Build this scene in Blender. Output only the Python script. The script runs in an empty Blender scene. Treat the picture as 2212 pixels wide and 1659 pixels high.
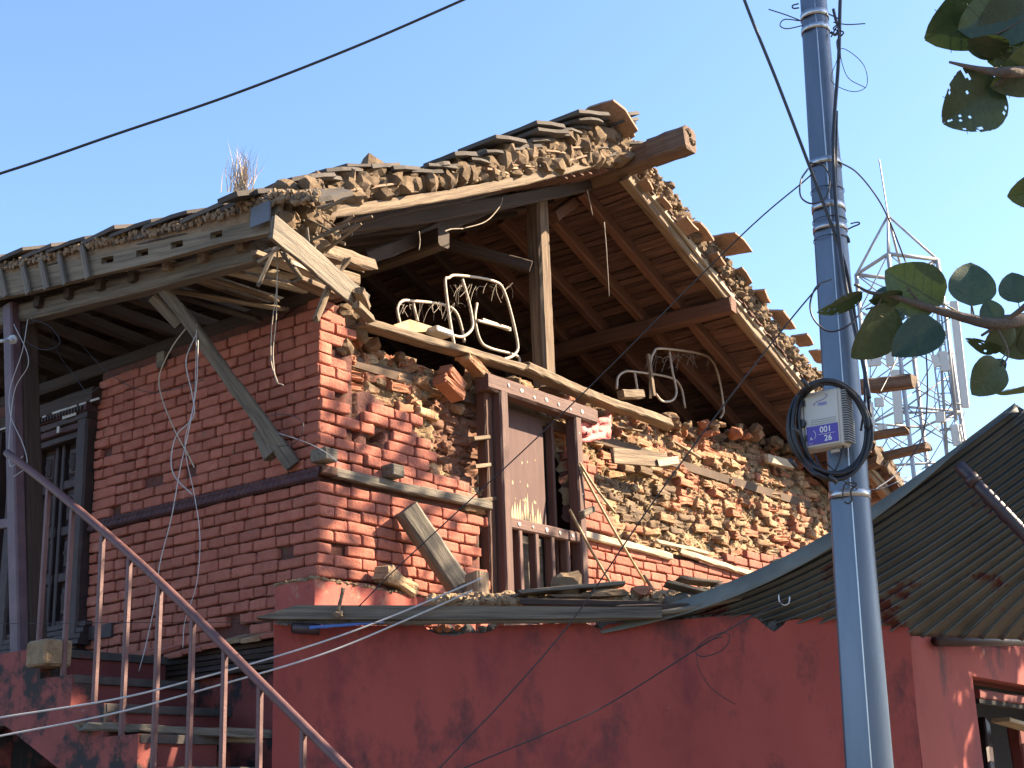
import bpy, math, random
import numpy as np
from mathutils import Vector, Matrix, noise as mnoise
random.seed(7); rng = random.Random(11)
R = math.radians
sc = bpy.context.scene; col = sc.collection
V = Vector
# ------------------------------------------------------------------ camera, sky, sun, exposure
PITCH, ROLL = R(17), R(-2)
FPX, CX, CY = 3072.0, 1106.0, 829.5          # focal length and centre in units of a 2212 px wide view
CAM = V((0, 0, 1.6))
_fw = V((0, math.cos(PITCH), math.sin(PITCH))); _up0 = V((0, -math.sin(PITCH), math.cos(PITCH))); _rt0 = V((1, 0, 0))
RT = _rt0*math.cos(ROLL) + _up0*math.sin(ROLL); UP = _up0*math.cos(ROLL) - _rt0*math.sin(ROLL); FW = _fw
cd = bpy.data.cameras.new('camera'); cam = bpy.data.objects.new('camera', cd); col.objects.link(cam)
cd.lens = 50; cd.sensor_width = 36; cd.clip_end = 5000; cd.clip_start = 0.1
M = Matrix.Identity(4)
for i in range(3): M[i][0] = RT[i]; M[i][1] = UP[i]; M[i][2] = -FW[i]; M[i][3] = CAM[i]
cam.matrix_world = M; sc.camera = cam
SUN_AZ, SUN_EL = R(8), R(34)                # azimuth from +X towards +Y
sund = V((math.cos(SUN_EL)*math.cos(SUN_AZ), math.cos(SUN_EL)*math.sin(SUN_AZ), math.sin(SUN_EL)))
w = bpy.data.worlds.new('World'); sc.world = w; w.use_nodes = True
nt = w.node_tree; bg = nt.nodes['Background']; bg.inputs[1].default_value = 0.080
sky = nt.nodes.new('ShaderNodeTexSky'); sky.sky_type = 'NISHITA'; sky.sun_disc = False
sky.sun_elevation = SUN_EL; sky.sun_rotation = math.pi/2 - SUN_AZ
sky.air_density = 1.0; sky.dust_density = 0.9; sky.ozone_density = 4.5
nt.links.new(sky.outputs[0], bg.inputs[0])
sl = bpy.data.lights.new('sun', 'SUN'); sl.energy = 5.0; sl.angle = R(0.53); sl.color = (1, 0.80, 0.56)
so = bpy.data.objects.new('sun', sl); col.objects.link(so); so.rotation_euler = (-sund).to_track_quat('-Z', 'Y').to_euler()
sc.view_settings.view_transform = 'Standard'; sc.view_settings.look = 'None'
sc.view_settings.exposure = 2.22; sc.view_settings.gamma = 1

# ------------------------------------------------------------------ frame of the building
def ray(u, v): return FW + RT*((u-CX)/FPX) - UP*((v-CY)/FPX)
def hit(u, v, P, n):
    d = ray(u, v); return CAM + d*((P-CAM).dot(n)/d.dot(n))
_d = ray(688, 1012); O = CAM + _d*(9/math.hypot(_d.x, _d.y)); O.z = 0
TH = R(37.7)
dB = V((math.sin(TH), math.cos(TH), 0)); dA = V((-math.cos(TH), math.sin(TH), 0)); Z = V((0, 0, 1))
def W(a, b, z): return O + dA*a + dB*b + Z*z
def PB(u, v, off=0.0): return hit(u, v, O - dA*off, dA)      # on the gable wall's plane, off metres in front of it
def PA(u, v, off=0.0): return hit(u, v, O - dB*off, dB)      # on the side wall's plane
def PY(u, v, y): return hit(u, v, V((0, y, 0)), V((0, 1, 0)))
def loc(P): q = P - O; return q.dot(dA), q.dot(dB), P.z
def proj(P):
    q = P - CAM; z = q.dot(FW); return CX + FPX*q.dot(RT)/z, CY - FPX*q.dot(UP)/z
def inpoly(u, v, poly):
    c = False; n = len(poly); j = n-1
    for i in range(n):
        if (poly[i][1] > v) != (poly[j][1] > v) and u < (poly[j][0]-poly[i][0])*(v-poly[i][1])/(poly[j][1]-poly[i][1]) + poly[i][0]: c = not c
        j = i
    return c
def lerp_tab(x, tab):
    if x <= tab[0][0]: return tab[0][1]
    for (x0, y0), (x1, y1) in zip(tab, tab[1:]):
        if x <= x1: return y0 + (y1-y0)*(x-x0)/(x1-x0)
    return tab[-1][1]
def nz(x, y=0.0, z=0.0): return mnoise.noise(V((x, y, z)))

# ------------------------------------------------------------------ materials
KA = .68                                      # overall reflectance of the dusty materials
def mat(name, cols, scale=6, rough=.85, bump=.35, bscale=45, stretch=(1, 1, 1), metal=0.0, rand=.12, detail=6, spots=None, world=False, bdist=.01):
    m = bpy.data.materials.new(name); m.use_nodes = True; n = m.node_tree.nodes; l = m.node_tree.links
    cols = [tuple(x*KA for x in c_) for c_ in cols]; spots = [(tuple(x*KA for x in q[0]),) + tuple(q[1:]) for q in spots] if spots else None
    b = n['Principled BSDF']; b.inputs['Roughness'].default_value = rough; b.inputs['Metallic'].default_value = metal
    tc = n.new('ShaderNodeTexCoord'); oi = n.new('ShaderNodeObjectInfo'); mp = n.new('ShaderNodeMapping')
    mul = n.new('ShaderNodeVectorMath'); mul.operation = 'SCALE'; cx = n.new('ShaderNodeCombineXYZ')
    for k in range(3): l.new(oi.outputs['Random'], cx.inputs[k])
    l.new(cx.outputs[0], mul.inputs[0]); mul.inputs['Scale'].default_value = 0.0 if world else 37.0
    l.new(tc.outputs['Object'], mp.inputs[0]); l.new(mul.outputs[0], mp.inputs['Location']); mp.inputs['Scale'].default_value = stretch
    nn = n.new('ShaderNodeTexNoise'); nn.inputs['Scale'].default_value = scale; nn.inputs['Detail'].default_value = detail; nn.inputs['Roughness'].default_value = .62
    l.new(mp.outputs[0], nn.inputs['Vector'])
    cr = n.new('ShaderNodeValToRGB'); l.new(nn.outputs[0], cr.inputs[0]); e = cr.color_ramp.elements
    k = len(cols); e[0].position = .33; e[1].position = .67; e[0].color = (*cols[0], 1); e[1].color = (*cols[-1], 1)
    for i in range(1, k-1):
        q = e.new(.33 + .34*i/(k-1)); q.color = (*cols[i], 1)
    out = cr.outputs[0]
    if spots:   # (colour, scale, threshold, softness, stretch)
        for (c2, s2, th, sf) in spots:
            n2 = n.new('ShaderNodeTexNoise'); n2.inputs['Scale'].default_value = s2; n2.inputs['Detail'].default_value = 8; n2.inputs['Roughness'].default_value = .7
            l.new(mp.outputs[0], n2.inputs['Vector'])
            mr = n.new('ShaderNodeMapRange'); mr.inputs['From Min'].default_value = th; mr.inputs['From Max'].default_value = th+sf
            l.new(n2.outputs[0], mr.inputs[0]); mx = n.new('ShaderNodeMixRGB'); l.new(mr.outputs[0], mx.inputs[0]); l.new(out, mx.inputs[1])
            mx.inputs[2].default_value = (*c2, 1); out = mx.outputs[0]
    hs = n.new('ShaderNodeHueSaturation'); rr = n.new('ShaderNodeMapRange'); rr.inputs['To Min'].default_value = 1-rand; rr.inputs['To Max'].default_value = 1+rand
    l.new(oi.outputs['Random'], rr.inputs[0]); l.new(rr.outputs[0], hs.inputs['Value']); l.new(out, hs.inputs['Color']); l.new(hs.outputs[0], b.inputs['Base Color'])
    if bump:
        n3 = n.new('ShaderNodeTexNoise'); n3.inputs['Scale'].default_value = bscale; n3.inputs['Detail'].default_value = 5; n3.inputs['Roughness'].default_value = .65
        l.new(mp.outputs[0], n3.inputs['Vector']); bp = n.new('ShaderNodeBump'); bp.inputs['Strength'].default_value = bump; bp.inputs['Distance'].default_value = bdist
        l.new(n3.outputs[0], bp.inputs['Height']); l.new(bp.outputs[0], b.inputs['Normal'])
    return m
DIRT = (.13, .085, .05)
m_paint = mat('red_limewash_brick', [(.41, .125, .082), (.53, .185, .125)], 9, .95, .8, 42, rand=.13, bdist=.016, spots=[((.30, .16, .10), 14, .60, .08), ((.58, .27, .20), 5, .60, .12), ((.26, .07, .05), 24, .64, .05)])
m_pjoint = mat('red_joint', [(.10, .042, .034), (.20, .068, .05)], 12, .95, .8, 50, world=True, spots=[(DIRT, 7, .55, .08)], bdist=.02)
m_raw = mat('raw_brick', [(.38, .19, .10), (.52, .29, .155)], 9, .95, 1.0, 34, rand=.25, spots=[((.50, .36, .21), 9, .47, .12), ((.20, .13, .08), 8, .62, .08)], bdist=.03)
m_rawred = mat('broken_red_brick', [(.38, .14, .08), (.50, .21, .11)], 9, .92, .7, 55, rand=.2, spots=[((.48, .30, .16), 8, .58, .10)])
m_soot = mat('sooty_brick', [(.12, .082, .052), (.24, .155, .09)], 9, .95, .7, 55, rand=.2, spots=[((.34, .24, .13), 6, .56, .12)])
m_dark = mat('shaded_inner_brick', [(.16, .075, .045), (.27, .13, .08)], 9, .95, .7, 55, rand=.2)  # brown inner brick with the recess shade mixed into its colour
m_mud = mat('mud_mortar', [(.30, .20, .11), (.44, .31, .175), (.55, .40, .24)], 5, 1, 1.0, 55, world=True, spots=[((.17, .11, .065), 4, .60, .1)], bdist=.03)
m_mudlump = mat('mud_lump', [(.32, .21, .12), (.52, .37, .22)], 14, 1, 1.0, 60, rand=.2, bdist=.02)
m_roofmud = mat('roof_mud', [(.36, .245, .15), (.56, .40, .25)], 12, 1, 1.0, 50, rand=.22, bdist=.03)
m_slate = mat('roof_slab', [(.07, .062, .058), (.14, .115, .095)], 7, .9, .5, 40, rand=.25, spots=[((.30, .29, .25), 9, .62, .06)])
m_tile = mat('clay_slab', [(.30, .18, .12), (.45, .30, .20)], 6, .9, .4, 40, rand=.2)
GR = (.6, 14, 14)
m_wood = mat('weathered_wood', [(.12, .078, .048), (.25, .175, .11), (.36, .27, .17)], 3, .85, .9, 9, stretch=GR, rand=.2)
m_woodgrey = mat('grey_wood', [(.10, .083, .066), (.20, .17, .13), (.28, .24, .18)], 3, .85, .9, 9, stretch=GR, rand=.15)
m_wooddark = mat('smoked_wood', [(.035, .020, .014), (.075, .045, .03)], 3, .8, .8, 9, stretch=GR, rand=.25)
m_woodred = mat('reddish_rafter_wood', [(.13, .055, .032), (.21, .095, .055)], 3, .8, .8, 9, stretch=GR, rand=.25)
m_shake = mat('smoked_roof_board', [(.07, .036, .028), (.14, .072, .055), (.21, .115, .085)], 3, .85, 1.0, 7, stretch=(.8, 10, 10), rand=.35)
m_carve = mat('dark_carved_wood', [(.030, .017, .018), (.062, .034, .032)], 8, .7, .6, 40, rand=.15)
m_frame = mat('brown_painted_wood', [(.10, .046, .036), (.17, .08, .06)], 3, .75, .6, 10, stretch=GR, rand=.1, spots=[((.36, .27, .19), 5, .66, .04)])
m_panel = mat('flaking_brown_panel', [(.10, .052, .048), (.15, .08, .07)], 4, .85, .1, 30, rand=.02, stretch=(4, 4, .6))
m_band = mat('purple_painted_moulding', [(.065, .03, .038), (.12, .055, .06)], 9, .8, .6, 60, world=True)
m_fascia = mat('pale_eave_wood', [(.09, .068, .045), (.22, .17, .11), (.31, .25, .165)], 3, .8, 1.0, 9, stretch=(.5, 12, 12), rand=.1)
m_white = mat('whitish_split_wood', [(.38, .29, .19), (.62, .52, .38)], 4, .8, .5, 12, stretch=GR, rand=.1)
m_bamboo = mat('bamboo', [(.38, .26, .12), (.52, .38, .19)], 4, .6, .3, 20, rand=.15)
m_plaster = mat('red_plaster', [(.34, .062, .050), (.46, .092, .070)], 1.1, .9, .28, 70, world=True, stretch=(1, 1, .55), spots=[((.24, .046, .046), 1.7, .52, .14), ((.13, .042, .042), 2.4, .545, .12), ((.50, .15, .12), 9, .68, .03), ((.12, .05, .05), 26, .72, .02)], bdist=.006)
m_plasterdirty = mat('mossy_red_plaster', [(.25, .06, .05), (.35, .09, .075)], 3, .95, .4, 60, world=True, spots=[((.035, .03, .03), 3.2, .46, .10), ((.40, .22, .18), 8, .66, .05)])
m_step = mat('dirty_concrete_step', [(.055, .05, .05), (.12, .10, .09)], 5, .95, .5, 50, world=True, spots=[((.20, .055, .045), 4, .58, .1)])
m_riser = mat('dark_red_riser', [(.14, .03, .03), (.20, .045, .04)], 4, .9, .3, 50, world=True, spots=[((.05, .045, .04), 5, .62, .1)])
m_cement = mat('grey_cement', [(.16, .17, .18), (.32, .33, .34)], 14, 1, 1.0, 40, rand=.1, bdist=.02)
m_metalpaint = mat('rusty_brown_painted_steel', [(.12, .050, .048), (.18, .08, .075)], 12, .6, .25, 60, rand=.05, spots=[((.30, .17, .11), 20, .66, .05)])
m_postpaint = mat('purple_painted_post', [(.11, .06, .075), (.17, .10, .115)], 9, .6, .25, 60, rand=.05)
m_pole = mat('galvanised_steel', [(.135, .17, .225), (.195, .235, .295)], 4, .42, .08, 60, metal=.6, rand=0, stretch=(1, 1, .25), spots=[((.28, .31, .36), 11, .70, .04), ((.15, .17, .21), 3, .60, .1)])
m_steel = mat('steel_strap', [(.55, .57, .60), (.72, .74, .76)], 6, .28, .1, 60, metal=.9, rand=.05)
m_darksteel = mat('dark_steel_hook', [(.05, .05, .06), (.10, .09, .09)], 8, .5, .1, 60, metal=.5)
m_cable = mat('black_cable', [(.012, .013, .018), (.022, .022, .028)], 8, .45, 0, rand=.1)
m_cablewhite = mat('white_wire', [(.45, .45, .46), (.62, .60, .58)], 8, .5, 0, rand=.05)
m_cablecream = mat('cream_wire', [(.40, .34, .24), (.55, .47, .35)], 8, .5, 0, rand=.05)
m_box = mat('cream_plastic', [(.62, .60, .54), (.68, .66, .60)], 3, .45, .05, 60, rand=0)
m_fin = mat('grey_fins', [(.30, .33, .34), (.36, .39, .40)], 3, .5, .05, 60, rand=0)
m_label = mat('violet_label', [(.075, .035, .36), (.095, .045, .42)], 3, .4, 0, rand=0)
m_print = mat('white_print', [(.85, .85, .85), (.9, .9, .9)], 3, .5, 0, rand=0)
m_logo = mat('blue_print', [(.20, .20, .55), (.26, .26, .62)], 3, .5, 0, rand=0)
m_black = mat('black_plastic', [(.02, .02, .025), (.03, .03, .035)], 3, .4, 0, rand=0)
m_tube = mat('cream_enamelled_tube', [(.50, .41, .32), (.62, .52, .42)], 20, .45, .15, 80, rand=.04, spots=[((.25, .15, .09), 30, .64, .04)])
m_tin = mat('corrugated_iron', [(.085, .093, .088), (.16, .168, .155)], 2.2, .42, .1, 60, metal=.35, world=True, spots=[((.10, .022, .020), 2.2, .60, .05), ((.16, .16, .13), 3, .66, .1)])
m_tinlight = mat('grey_green_iron_lip', [(.13, .14, .12), (.22, .23, .20)], 4, .6, .1, 60, metal=.2, world=True)
m_pipe = mat('dark_purple_pipe', [(.035, .022, .03), (.07, .045, .05)], 8, .4, .1, 60, rand=.1)
m_tower = mat('galvanised_tower_steel', [(.34, .35, .37), (.48, .49, .51)], 2, .5, 0, rand=.08, metal=.1)
m_towerpanel = mat('antenna_casing', [(.62, .62, .58), (.70, .70, .66)], 2, .5, 0, rand=.05)
m_leaf = mat('leaf_green', [(.026, .056, .022), (.050, .088, .032)], 12, .42, .2, 30, rand=.25)
m_leafvein = mat('leaf_vein', [(.12, .15, .08), (.15, .18, .10)], 9, .6, 0)
m_bark = mat('bark', [(.10, .075, .06), (.17, .13, .105)], 9, .9, .8, 25, stretch=(3, 3, 3))
m_ground = mat('dusty_ground', [(.12, .10, .08), (.20, .165, .13)], .5, 1, .3, 5, world=True)
m_blue = mat('blue_tarpaulin', [(.06, .14, .42), (.10, .20, .52)], 5, .5, .3, 30)
m_pink = mat('pink_cloth', [(.62, .13, .13), (.75, .24, .22)], 5, .7, .5, 20)
m_card = mat('cardboard', [(.42, .29, .15), (.52, .38, .21)], 4, .9, .2, 30)
m_grass = mat('dry_grass', [(.50, .38, .24), (.66, .50, .33)], 4, .9, 0)
m_web = mat('cobweb', [(.34, .29, .24), (.46, .40, .33)], 9, 1, 0)
m_hole = mat('opening_shade_black', [(.010, .008, .008), (.016, .013, .012)], 3, 1, 0)  # near-black stands in for the shade inside openings
m_sheet = mat('blue_grey_iron_patch', [(.12, .135, .17), (.17, .19, .23)], 5, .6, .1, 40, metal=.2)
m_postwood = mat('brown_post_wood', [(.085, .055, .04), (.19, .13, .085), (.28, .20, .13)], 3, .9, .9, 9, stretch=GR, rand=.05)
m_flake = mat('bare_flaked_wood', [(.48, .37, .22), (.62, .50, .32)], 20, .9, .3, 60, rand=.15)
m_kerb = mat('dusty_red_kerb', [(.34, .075, .058), (.46, .12, .09)], 3, .95, .5, 50, world=True, spots=[((.42, .27, .18), 5, .56, .12), ((.16, .06, .05), 9, .62, .06)])
m_nose = mat('brown_beam_wood', [(.12, .07, .045), (.22, .14, .09)], 3, .85, .9, 9, stretch=GR, rand=.1)
m_bulb = mat('white_bakelite', [(.62, .66, .68), (.70, .74, .76)], 3, .35, 0)
m_paper = mat('white_paper', [(.62, .60, .56), (.72, .70, .66)], 3, .9, .1, 40)
m_inner = mat('inner_plaster', [(.10, .07, .05), (.16, .11, .08)], 2, 1, .4, 30, world=True)
# leaves let some sun through
_n = m_leaf.node_tree.nodes; _l = m_leaf.node_tree.links; _b = _n['Principled BSDF']; _t = _n.new('ShaderNodeBsdfTranslucent'); _t.inputs[0].default_value = (.04, .07, .015, 1)
_m = _n.new('ShaderNodeMixShader'); _m.inputs[0].default_value = .12; _l.new(_b.outputs[0], _m.inputs[1]); _l.new(_t.outputs[0], _m.inputs[2]); _l.new(_m.outputs[0], _n['Material Output'].inputs[0])

# ------------------------------------------------------------------ object helpers
WM = {}
def link(name, me, parent=None, M=None):
    o = bpy.data.objects.new(name, me); col.objects.link(o); M = M or Matrix.Identity(4)
    WM[o] = M
    if parent is not None: o.parent = parent; o.matrix_local = WM[parent].inverted() @ M
    else: o.matrix_world = M
    return o
def mesh(name, vs, fs, m, smooth=False):
    me = bpy.data.meshes.new(name); me.from_pydata([tuple(v) for v in vs], [], [tuple(f) for f in fs])
    if m: me.materials.append(m)
    if smooth: me.polygons.foreach_set('use_smooth', [True]*len(me.polygons))
    me.update(); return me
def tag(o, label=None, cat=None, group=None, kind=None):
    if label: o['label'] = label
    if cat: o['category'] = cat
    if group: o['group'] = group
    if kind: o['kind'] = kind
    return o
def thing(name, label, cat, at, group=None):
    return tag(link(name, None, None, Matrix.Translation(at)), label, cat, group)
def basis(p, X, Yv, Zv, s=(1, 1, 1)):
    M = Matrix.Identity(4)
    for i in range(3): M[i][0] = X[i]*s[0]; M[i][1] = Yv[i]*s[1]; M[i][2] = Zv[i]*s[2]; M[i][3] = p[i]
    return M
def frame_x(p0, p1, up=Z):
    X = (p1-p0).normalized(); Yv = up.cross(X)
    if Yv.length < 1e-4: Yv = V((0, 1, 0)).cross(X)
    Yv.normalize(); Zv = X.cross(Yv); return X, Yv, Zv
def beam(name, p0, p1, wd, ht, m, parent=None, up=Z, sag=0.0, side=0.0, rag=0.0, rough=.03, taper=1.0, roll=0.0, seed=None):
    """squared timber from p0 to p1; wd across, ht along up; real, slightly crooked, chamfered"""
    L = (p1-p0).length; X, Yv, Zv = frame_x(p0, p1, up)
    if roll:
        c, s = math.cos(roll), math.sin(roll); Yv, Zv = Yv*c + Zv*s, Zv*c - Yv*s
    n = max(2, min(26, int(L/.09))); r = random.Random(seed if seed is not None else rng.random()); s0 = r.random()*90
    ch = min(wd, ht)*.14; prof = [(-wd/2+ch, -ht/2), (wd/2-ch, -ht/2), (wd/2, -ht/2+ch), (wd/2, ht/2-ch), (wd/2-ch, ht/2), (-wd/2+ch, ht/2), (-wd/2, ht/2-ch), (-wd/2, -ht/2+ch)]
    vs = []; fs = []
    for i in range(n+1):
        t = i/n; x = t*L; k = 1+(taper-1)*t; oy = side*math.sin(math.pi*t) + nz(s0+x*1.3)*rough*wd*2; oz = -sag*math.sin(math.pi*t) + nz(s0+40+x*1.3)*rough*ht*2
        for j, (py, pz) in enumerate(prof):
            q = rough*min(wd, ht); e = 0
            if rag and i in (0, n): e = (r.random()-.5)*rag*2
            vs.append((x+e, py*k+oy+nz(s0+x*9, j*3.1)*q*1.6, pz*k+oz+nz(s0+x*9, j*3.1+50)*q*1.6))
    P = len(prof)
    for i in range(n):
        for j in range(P):
            a = i*P+j; b = i*P+(j+1) % P; fs.append((a, b, b+P, a+P)[::-1])
    fs.append(tuple(range(P))); fs.append(tuple(range(n*P, n*P+P))[::-1])
    fs = [f[::-1] for f in fs]
    return link(name, mesh(name, vs, fs, m), parent, basis(p0, X, Yv, Zv))
def smoothpts(pts, k=6):
    if len(pts) < 3 or k < 2: return pts
    out = []; P = [pts[0]*2-pts[1]] + pts + [pts[-1]*2-pts[-2]]
    for i in range(1, len(P)-2):
        a, b, c, d = P[i-1], P[i], P[i+1], P[i+2]
        for s in range(k):
            t = s/k; out.append(.5*((2*b) + (c-a)*t + (2*a-5*b+4*c-d)*t*t + (3*b-a-3*c+d)*t**3))
    out.append(pts[-1]); return out
def tubegeo(pts, r, sides=6, vs=None, fs=None, org=V((0, 0, 0)), wob=0):
    vs = [] if vs is None else vs; fs = [] if fs is None else fs; base = len(vs)
    n = len(pts); prev = None
    for i, p in enumerate(pts):
        t = (pts[min(i+1, n-1)] - pts[max(i-1, 0)]).normalized()
        if prev is None:
            a = t.cross(Z); a = a if a.length > .05 else t.cross(V((1, 0, 0)))
        else: a = prev - t*prev.dot(t)
        a.normalize(); prev = a; b = t.cross(a); rr = r(i/(n-1)) if callable(r) else r
        for j in range(sides):
            an = 2*math.pi*j/sides; q = p + (a*math.cos(an) + b*math.sin(an))*rr*(1+wob*nz(i*.7, j*.9)) - org; vs.append(q)
    for i in range(n-1):
        for j in range(sides):
            a = base+i*sides+j; b = base+i*sides+(j+1) % sides; fs.append((a, b, b+sides, a+sides))
    fs.append(tuple(range(base, base+sides))[::-1]); fs.append(tuple(range(base+(n-1)*sides, base+n*sides)))
    return vs, fs
def tube(name, pts, r, m, parent=None, sides=6, k=6, wob=0):
    pts = [V(p) for p in pts]; pts = smoothpts(pts, k); org = pts[0].copy()
    vs, fs = tubegeo(pts, r, sides, org=org, wob=wob)
    return link(name, mesh(name, vs, fs, m, True), parent, Matrix.Translation(org))
def box(name, p, X, Yv, Zv, s, m, parent=None, bev=.06, jit=0.0):
    """box with chamfered edges centred at p, sizes s"""
    sx, sy, sz = s[0]/2, s[1]/2, s[2]/2; c = min(s)*bev; vs = []
    for sgx in (-1, 1):
        for sgy in (-1, 1):
            for sgz in (-1, 1):
                j = lambda: (rng.random()-.5)*jit
                vs += [(sgx*(sx-c)+j(), sgy*(sy-c)+j(), sgz*sz), (sgx*(sx-c)+j(), sgy*sy, sgz*(sz-c)+j()), (sgx*sx, sgy*(sy-c)+j(), sgz*(sz-c)+j())]
    I = lambda x, y, z: (x*4+y*2+z)*3
    fs = []
    for z in (0, 1):
        q = [I(0, 0, z), I(1, 0, z), I(1, 1, z), I(0, 1, z)]; fs.append(q if z else q[::-1])
    for y in (0, 1):
        q = [I(0, y, 0)+1, I(1, y, 0)+1, I(1, y, 1)+1, I(0, y, 1)+1]; fs.append(q[::-1] if y else q)
    for x in (0, 1):
        q = [I(x, 0, 0)+2, I(x, 1, 0)+2, I(x, 1, 1)+2, I(x, 0, 1)+2]; fs.append(q if x else q[::-1])
    for x in (0, 1):
        for y in (0, 1): a, b = I(x, y, 0), I(x, y, 1); q = (a+1, a+2, b+2, b+1); fs.append(q if (x ^ y) == 0 and x == 0 or (x == 1 and y == 1) else q[::-1])
        for z in (0, 1): a, b = I(x, 0, z), I(x, 1, z); fs.append((a, a+2, b+2, b))
    for y in (0, 1):
        for z in (0, 1): a, b = I(0, y, z), I(1, y, z); fs.append((a, a+1, b+1, b))
    for x in (0, 1):
        for y in (0, 1):
            for z in (0, 1): a = I(x, y, z); fs.append((a, a+1, a+2))
    return link(name, mesh(name, vs, fs, m), parent, basis(p, X, Yv, Zv))
def prism(name, pts, d, m, parent=None, jit=0):
    """polygon of world points pushed back by vector d; own origin at first point"""
    o = pts[0]; n = len(pts); vs = [p-o for p in pts] + [p-o+d for p in pts]
    fs = [tuple(range(n)), tuple(range(n, 2*n))[::-1]] + [(i, i+n, (i+1) % n+n, (i+1) % n) for i in range(n)]
    return link(name, mesh(name, vs, fs, m), parent, Matrix.Translation(o))
# ---- little library of bricks and lumps
def brick_mesh(L, H, D, seed, rough=.0026, bev=.0075):
    r = random.Random(seed); lump = 1.0 if rough > .006 else 0; h = bev*2.3; xs = [-L/2, -L/2+bev, -L/2+h, 0, L/2-h, L/2-bev, L/2]
    zs = [-H/2, -H/2+bev, -H/2+h, H/2-h, H/2-bev, H/2]; vs = []; nx, nzz = len(xs), len(zs)
    for iz, z in enumerate(zs):
        for ix, x in enumerate(xs):
            ex = ix in (0, nx-1); ez = iz in (0, nzz-1); y = 0
            if ex or ez: y = bev*.75
            zc = z
            if ex and ez: y = bev*1.3; x *= .96; zc = z*.92
            k_ = 1.0 if ex or ez else .55
            vs.append((x+r.uniform(-1, 1)*rough*k_, y+r.uniform(-1, 1)*rough*(.5+lump*.6), zc+r.uniform(-1, 1)*rough*1.2*k_))
    fs = []
    for iz in range(nzz-1):
        for ix in range(nx-1): a = iz*nx+ix; fs.append((a, a+1, a+nx+1, a+nx))
    ring = [i for i in range(nx)] + [k*nx+nx-1 for k in range(1, nzz)] + [(nzz-1)*nx+i for i in range(nx-2, -1, -1)] + [k*nx for k in range(nzz-2, 0, -1)]
    base = len(vs)
    for i in ring: vs.append((vs[i][0]*.97, D, vs[i][2]*.95))
    n = len(ring)
    for k in range(n): a, b = ring[k], ring[(k+1) % n]; fs.append((b, a, base+k, base+(k+1) % n))
    fs.append(tuple(base+k for k in range(n))[::-1])
    return vs, fs
def lump_geo(seed, lv=1, amp=.35, boxy=0.0):
    import bmesh
    bm = bmesh.new(); bmesh.ops.create_icosphere(bm, subdivisions=lv, radius=1)
    vs = []
    for v in bm.verts:
        c = v.co
        if boxy:
            mx = max(abs(c.x), abs(c.y), abs(c.z)); c = c.lerp(c/mx, boxy)
        k = 1 + amp*nz(c.x*1.7+seed*7.3, c.y*1.7, c.z*1.7+seed) + amp*.5*nz(c.x*4+seed, c.y*4+seed*3, c.z*4)
        vs.append(tuple(c*k))
    fs = [tuple(v.index for v in f.verts) for f in bm.faces]; bm.free(); return vs, fs
STR = [brick_mesh(.26, .068, .12, i, .0032, .0075) for i in range(9)]; HDR = [brick_mesh(.14, .068, .12, 20+i, .0032, .0075) for i in range(8)]
RSTR = [brick_mesh(.25, .064, .13, 40+i, .008, .011) for i in range(9)]; RHDR = [brick_mesh(.14, .064, .15, 60+i, .009, .012) for i in range(8)]
LUMP = [lump_geo(i, 2, .55) for i in range(8)]; ROCK = [lump_geo(30+i, 2, .4, .55) for i in range(8)]; CRUMB = [lump_geo(50+i, 1, .5) for i in range(5)]
_cache = {}
def lib(kind, i, m, name='piece', smooth=True):
    key = (id(kind), i, m.name, smooth)
    if key not in _cache: vs, fs = kind[i]; _cache[key] = mesh(name, vs, fs, m, smooth)
    return _cache[key]
class Join:
    def __init__(s): s.v = []; s.f = []; s.n = 0
    def add(s, geo, M):
        A = np.array(geo[0]) if not isinstance(geo[0], np.ndarray) else geo[0]
        Mm = np.array(M); s.v.append(A @ Mm[:3, :3].T + Mm[:3, 3]); b = s.n
        s.f += [tuple(i+b for i in f) for f in geo[1]]; s.n += len(A)
    def build(s, name, m, parent=None, smooth=True):
        if not s.v: return None
        vs = np.concatenate(s.v); o = V(vs[0].tolist()); vs = vs - np.array(o)
        me = mesh(name, vs.tolist(), s.f, m, smooth); return link(name, me, parent, Matrix.Translation(o))
for L_ in (LUMP, ROCK, CRUMB, STR, HDR, RSTR, RHDR):
    for i in range(len(L_)): L_[i] = (np.array([tuple(v) for v in L_[i][0]]), L_[i][1])
def rot_basis(p, X, Yv, Zv, rx, ry, rz, s):
    B = basis(V((0, 0, 0)), X, Yv, Zv); Rm = Matrix.Rotation(rz, 4, 'Z') @ Matrix.Rotation(ry, 4, 'Y') @ Matrix.Rotation(rx, 4, 'X')
    S = Matrix.Diagonal((s[0], s[1], s[2], 1)); return Matrix.Translation(p) @ B @ Rm @ S
def randrot(r, p, s):
    return Matrix.Translation(p) @ Matrix.Rotation(r.uniform(0, 6.28), 4, 'Z') @ Matrix.Rotation(r.uniform(0, 6.28), 4, 'X') @ Matrix.Diagonal((s[0], s[1], s[2], 1))

# ------------------------------------------------------------------ ground
g = 900; tag(link('ground', mesh('ground', [(-g, -g, 0), (g, -g, 0), (g, g, 0), (-g, g, 0)], [(0, 1, 2, 3)], m_ground)), kind='structure')

# ================================================================== THE HOUSE
house = thing('brick_house', 'old red limewashed brick house with its gable wall collapsed into rubble and a broken roof', 'house', O)
RB, RZ = 3.34, 7.08         # ridge line
ZBOT, ZTOPA, AEND = 2.86, 4.98, 2.40
CO = .0785                                    # course height
zbandA = 3.775
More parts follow.
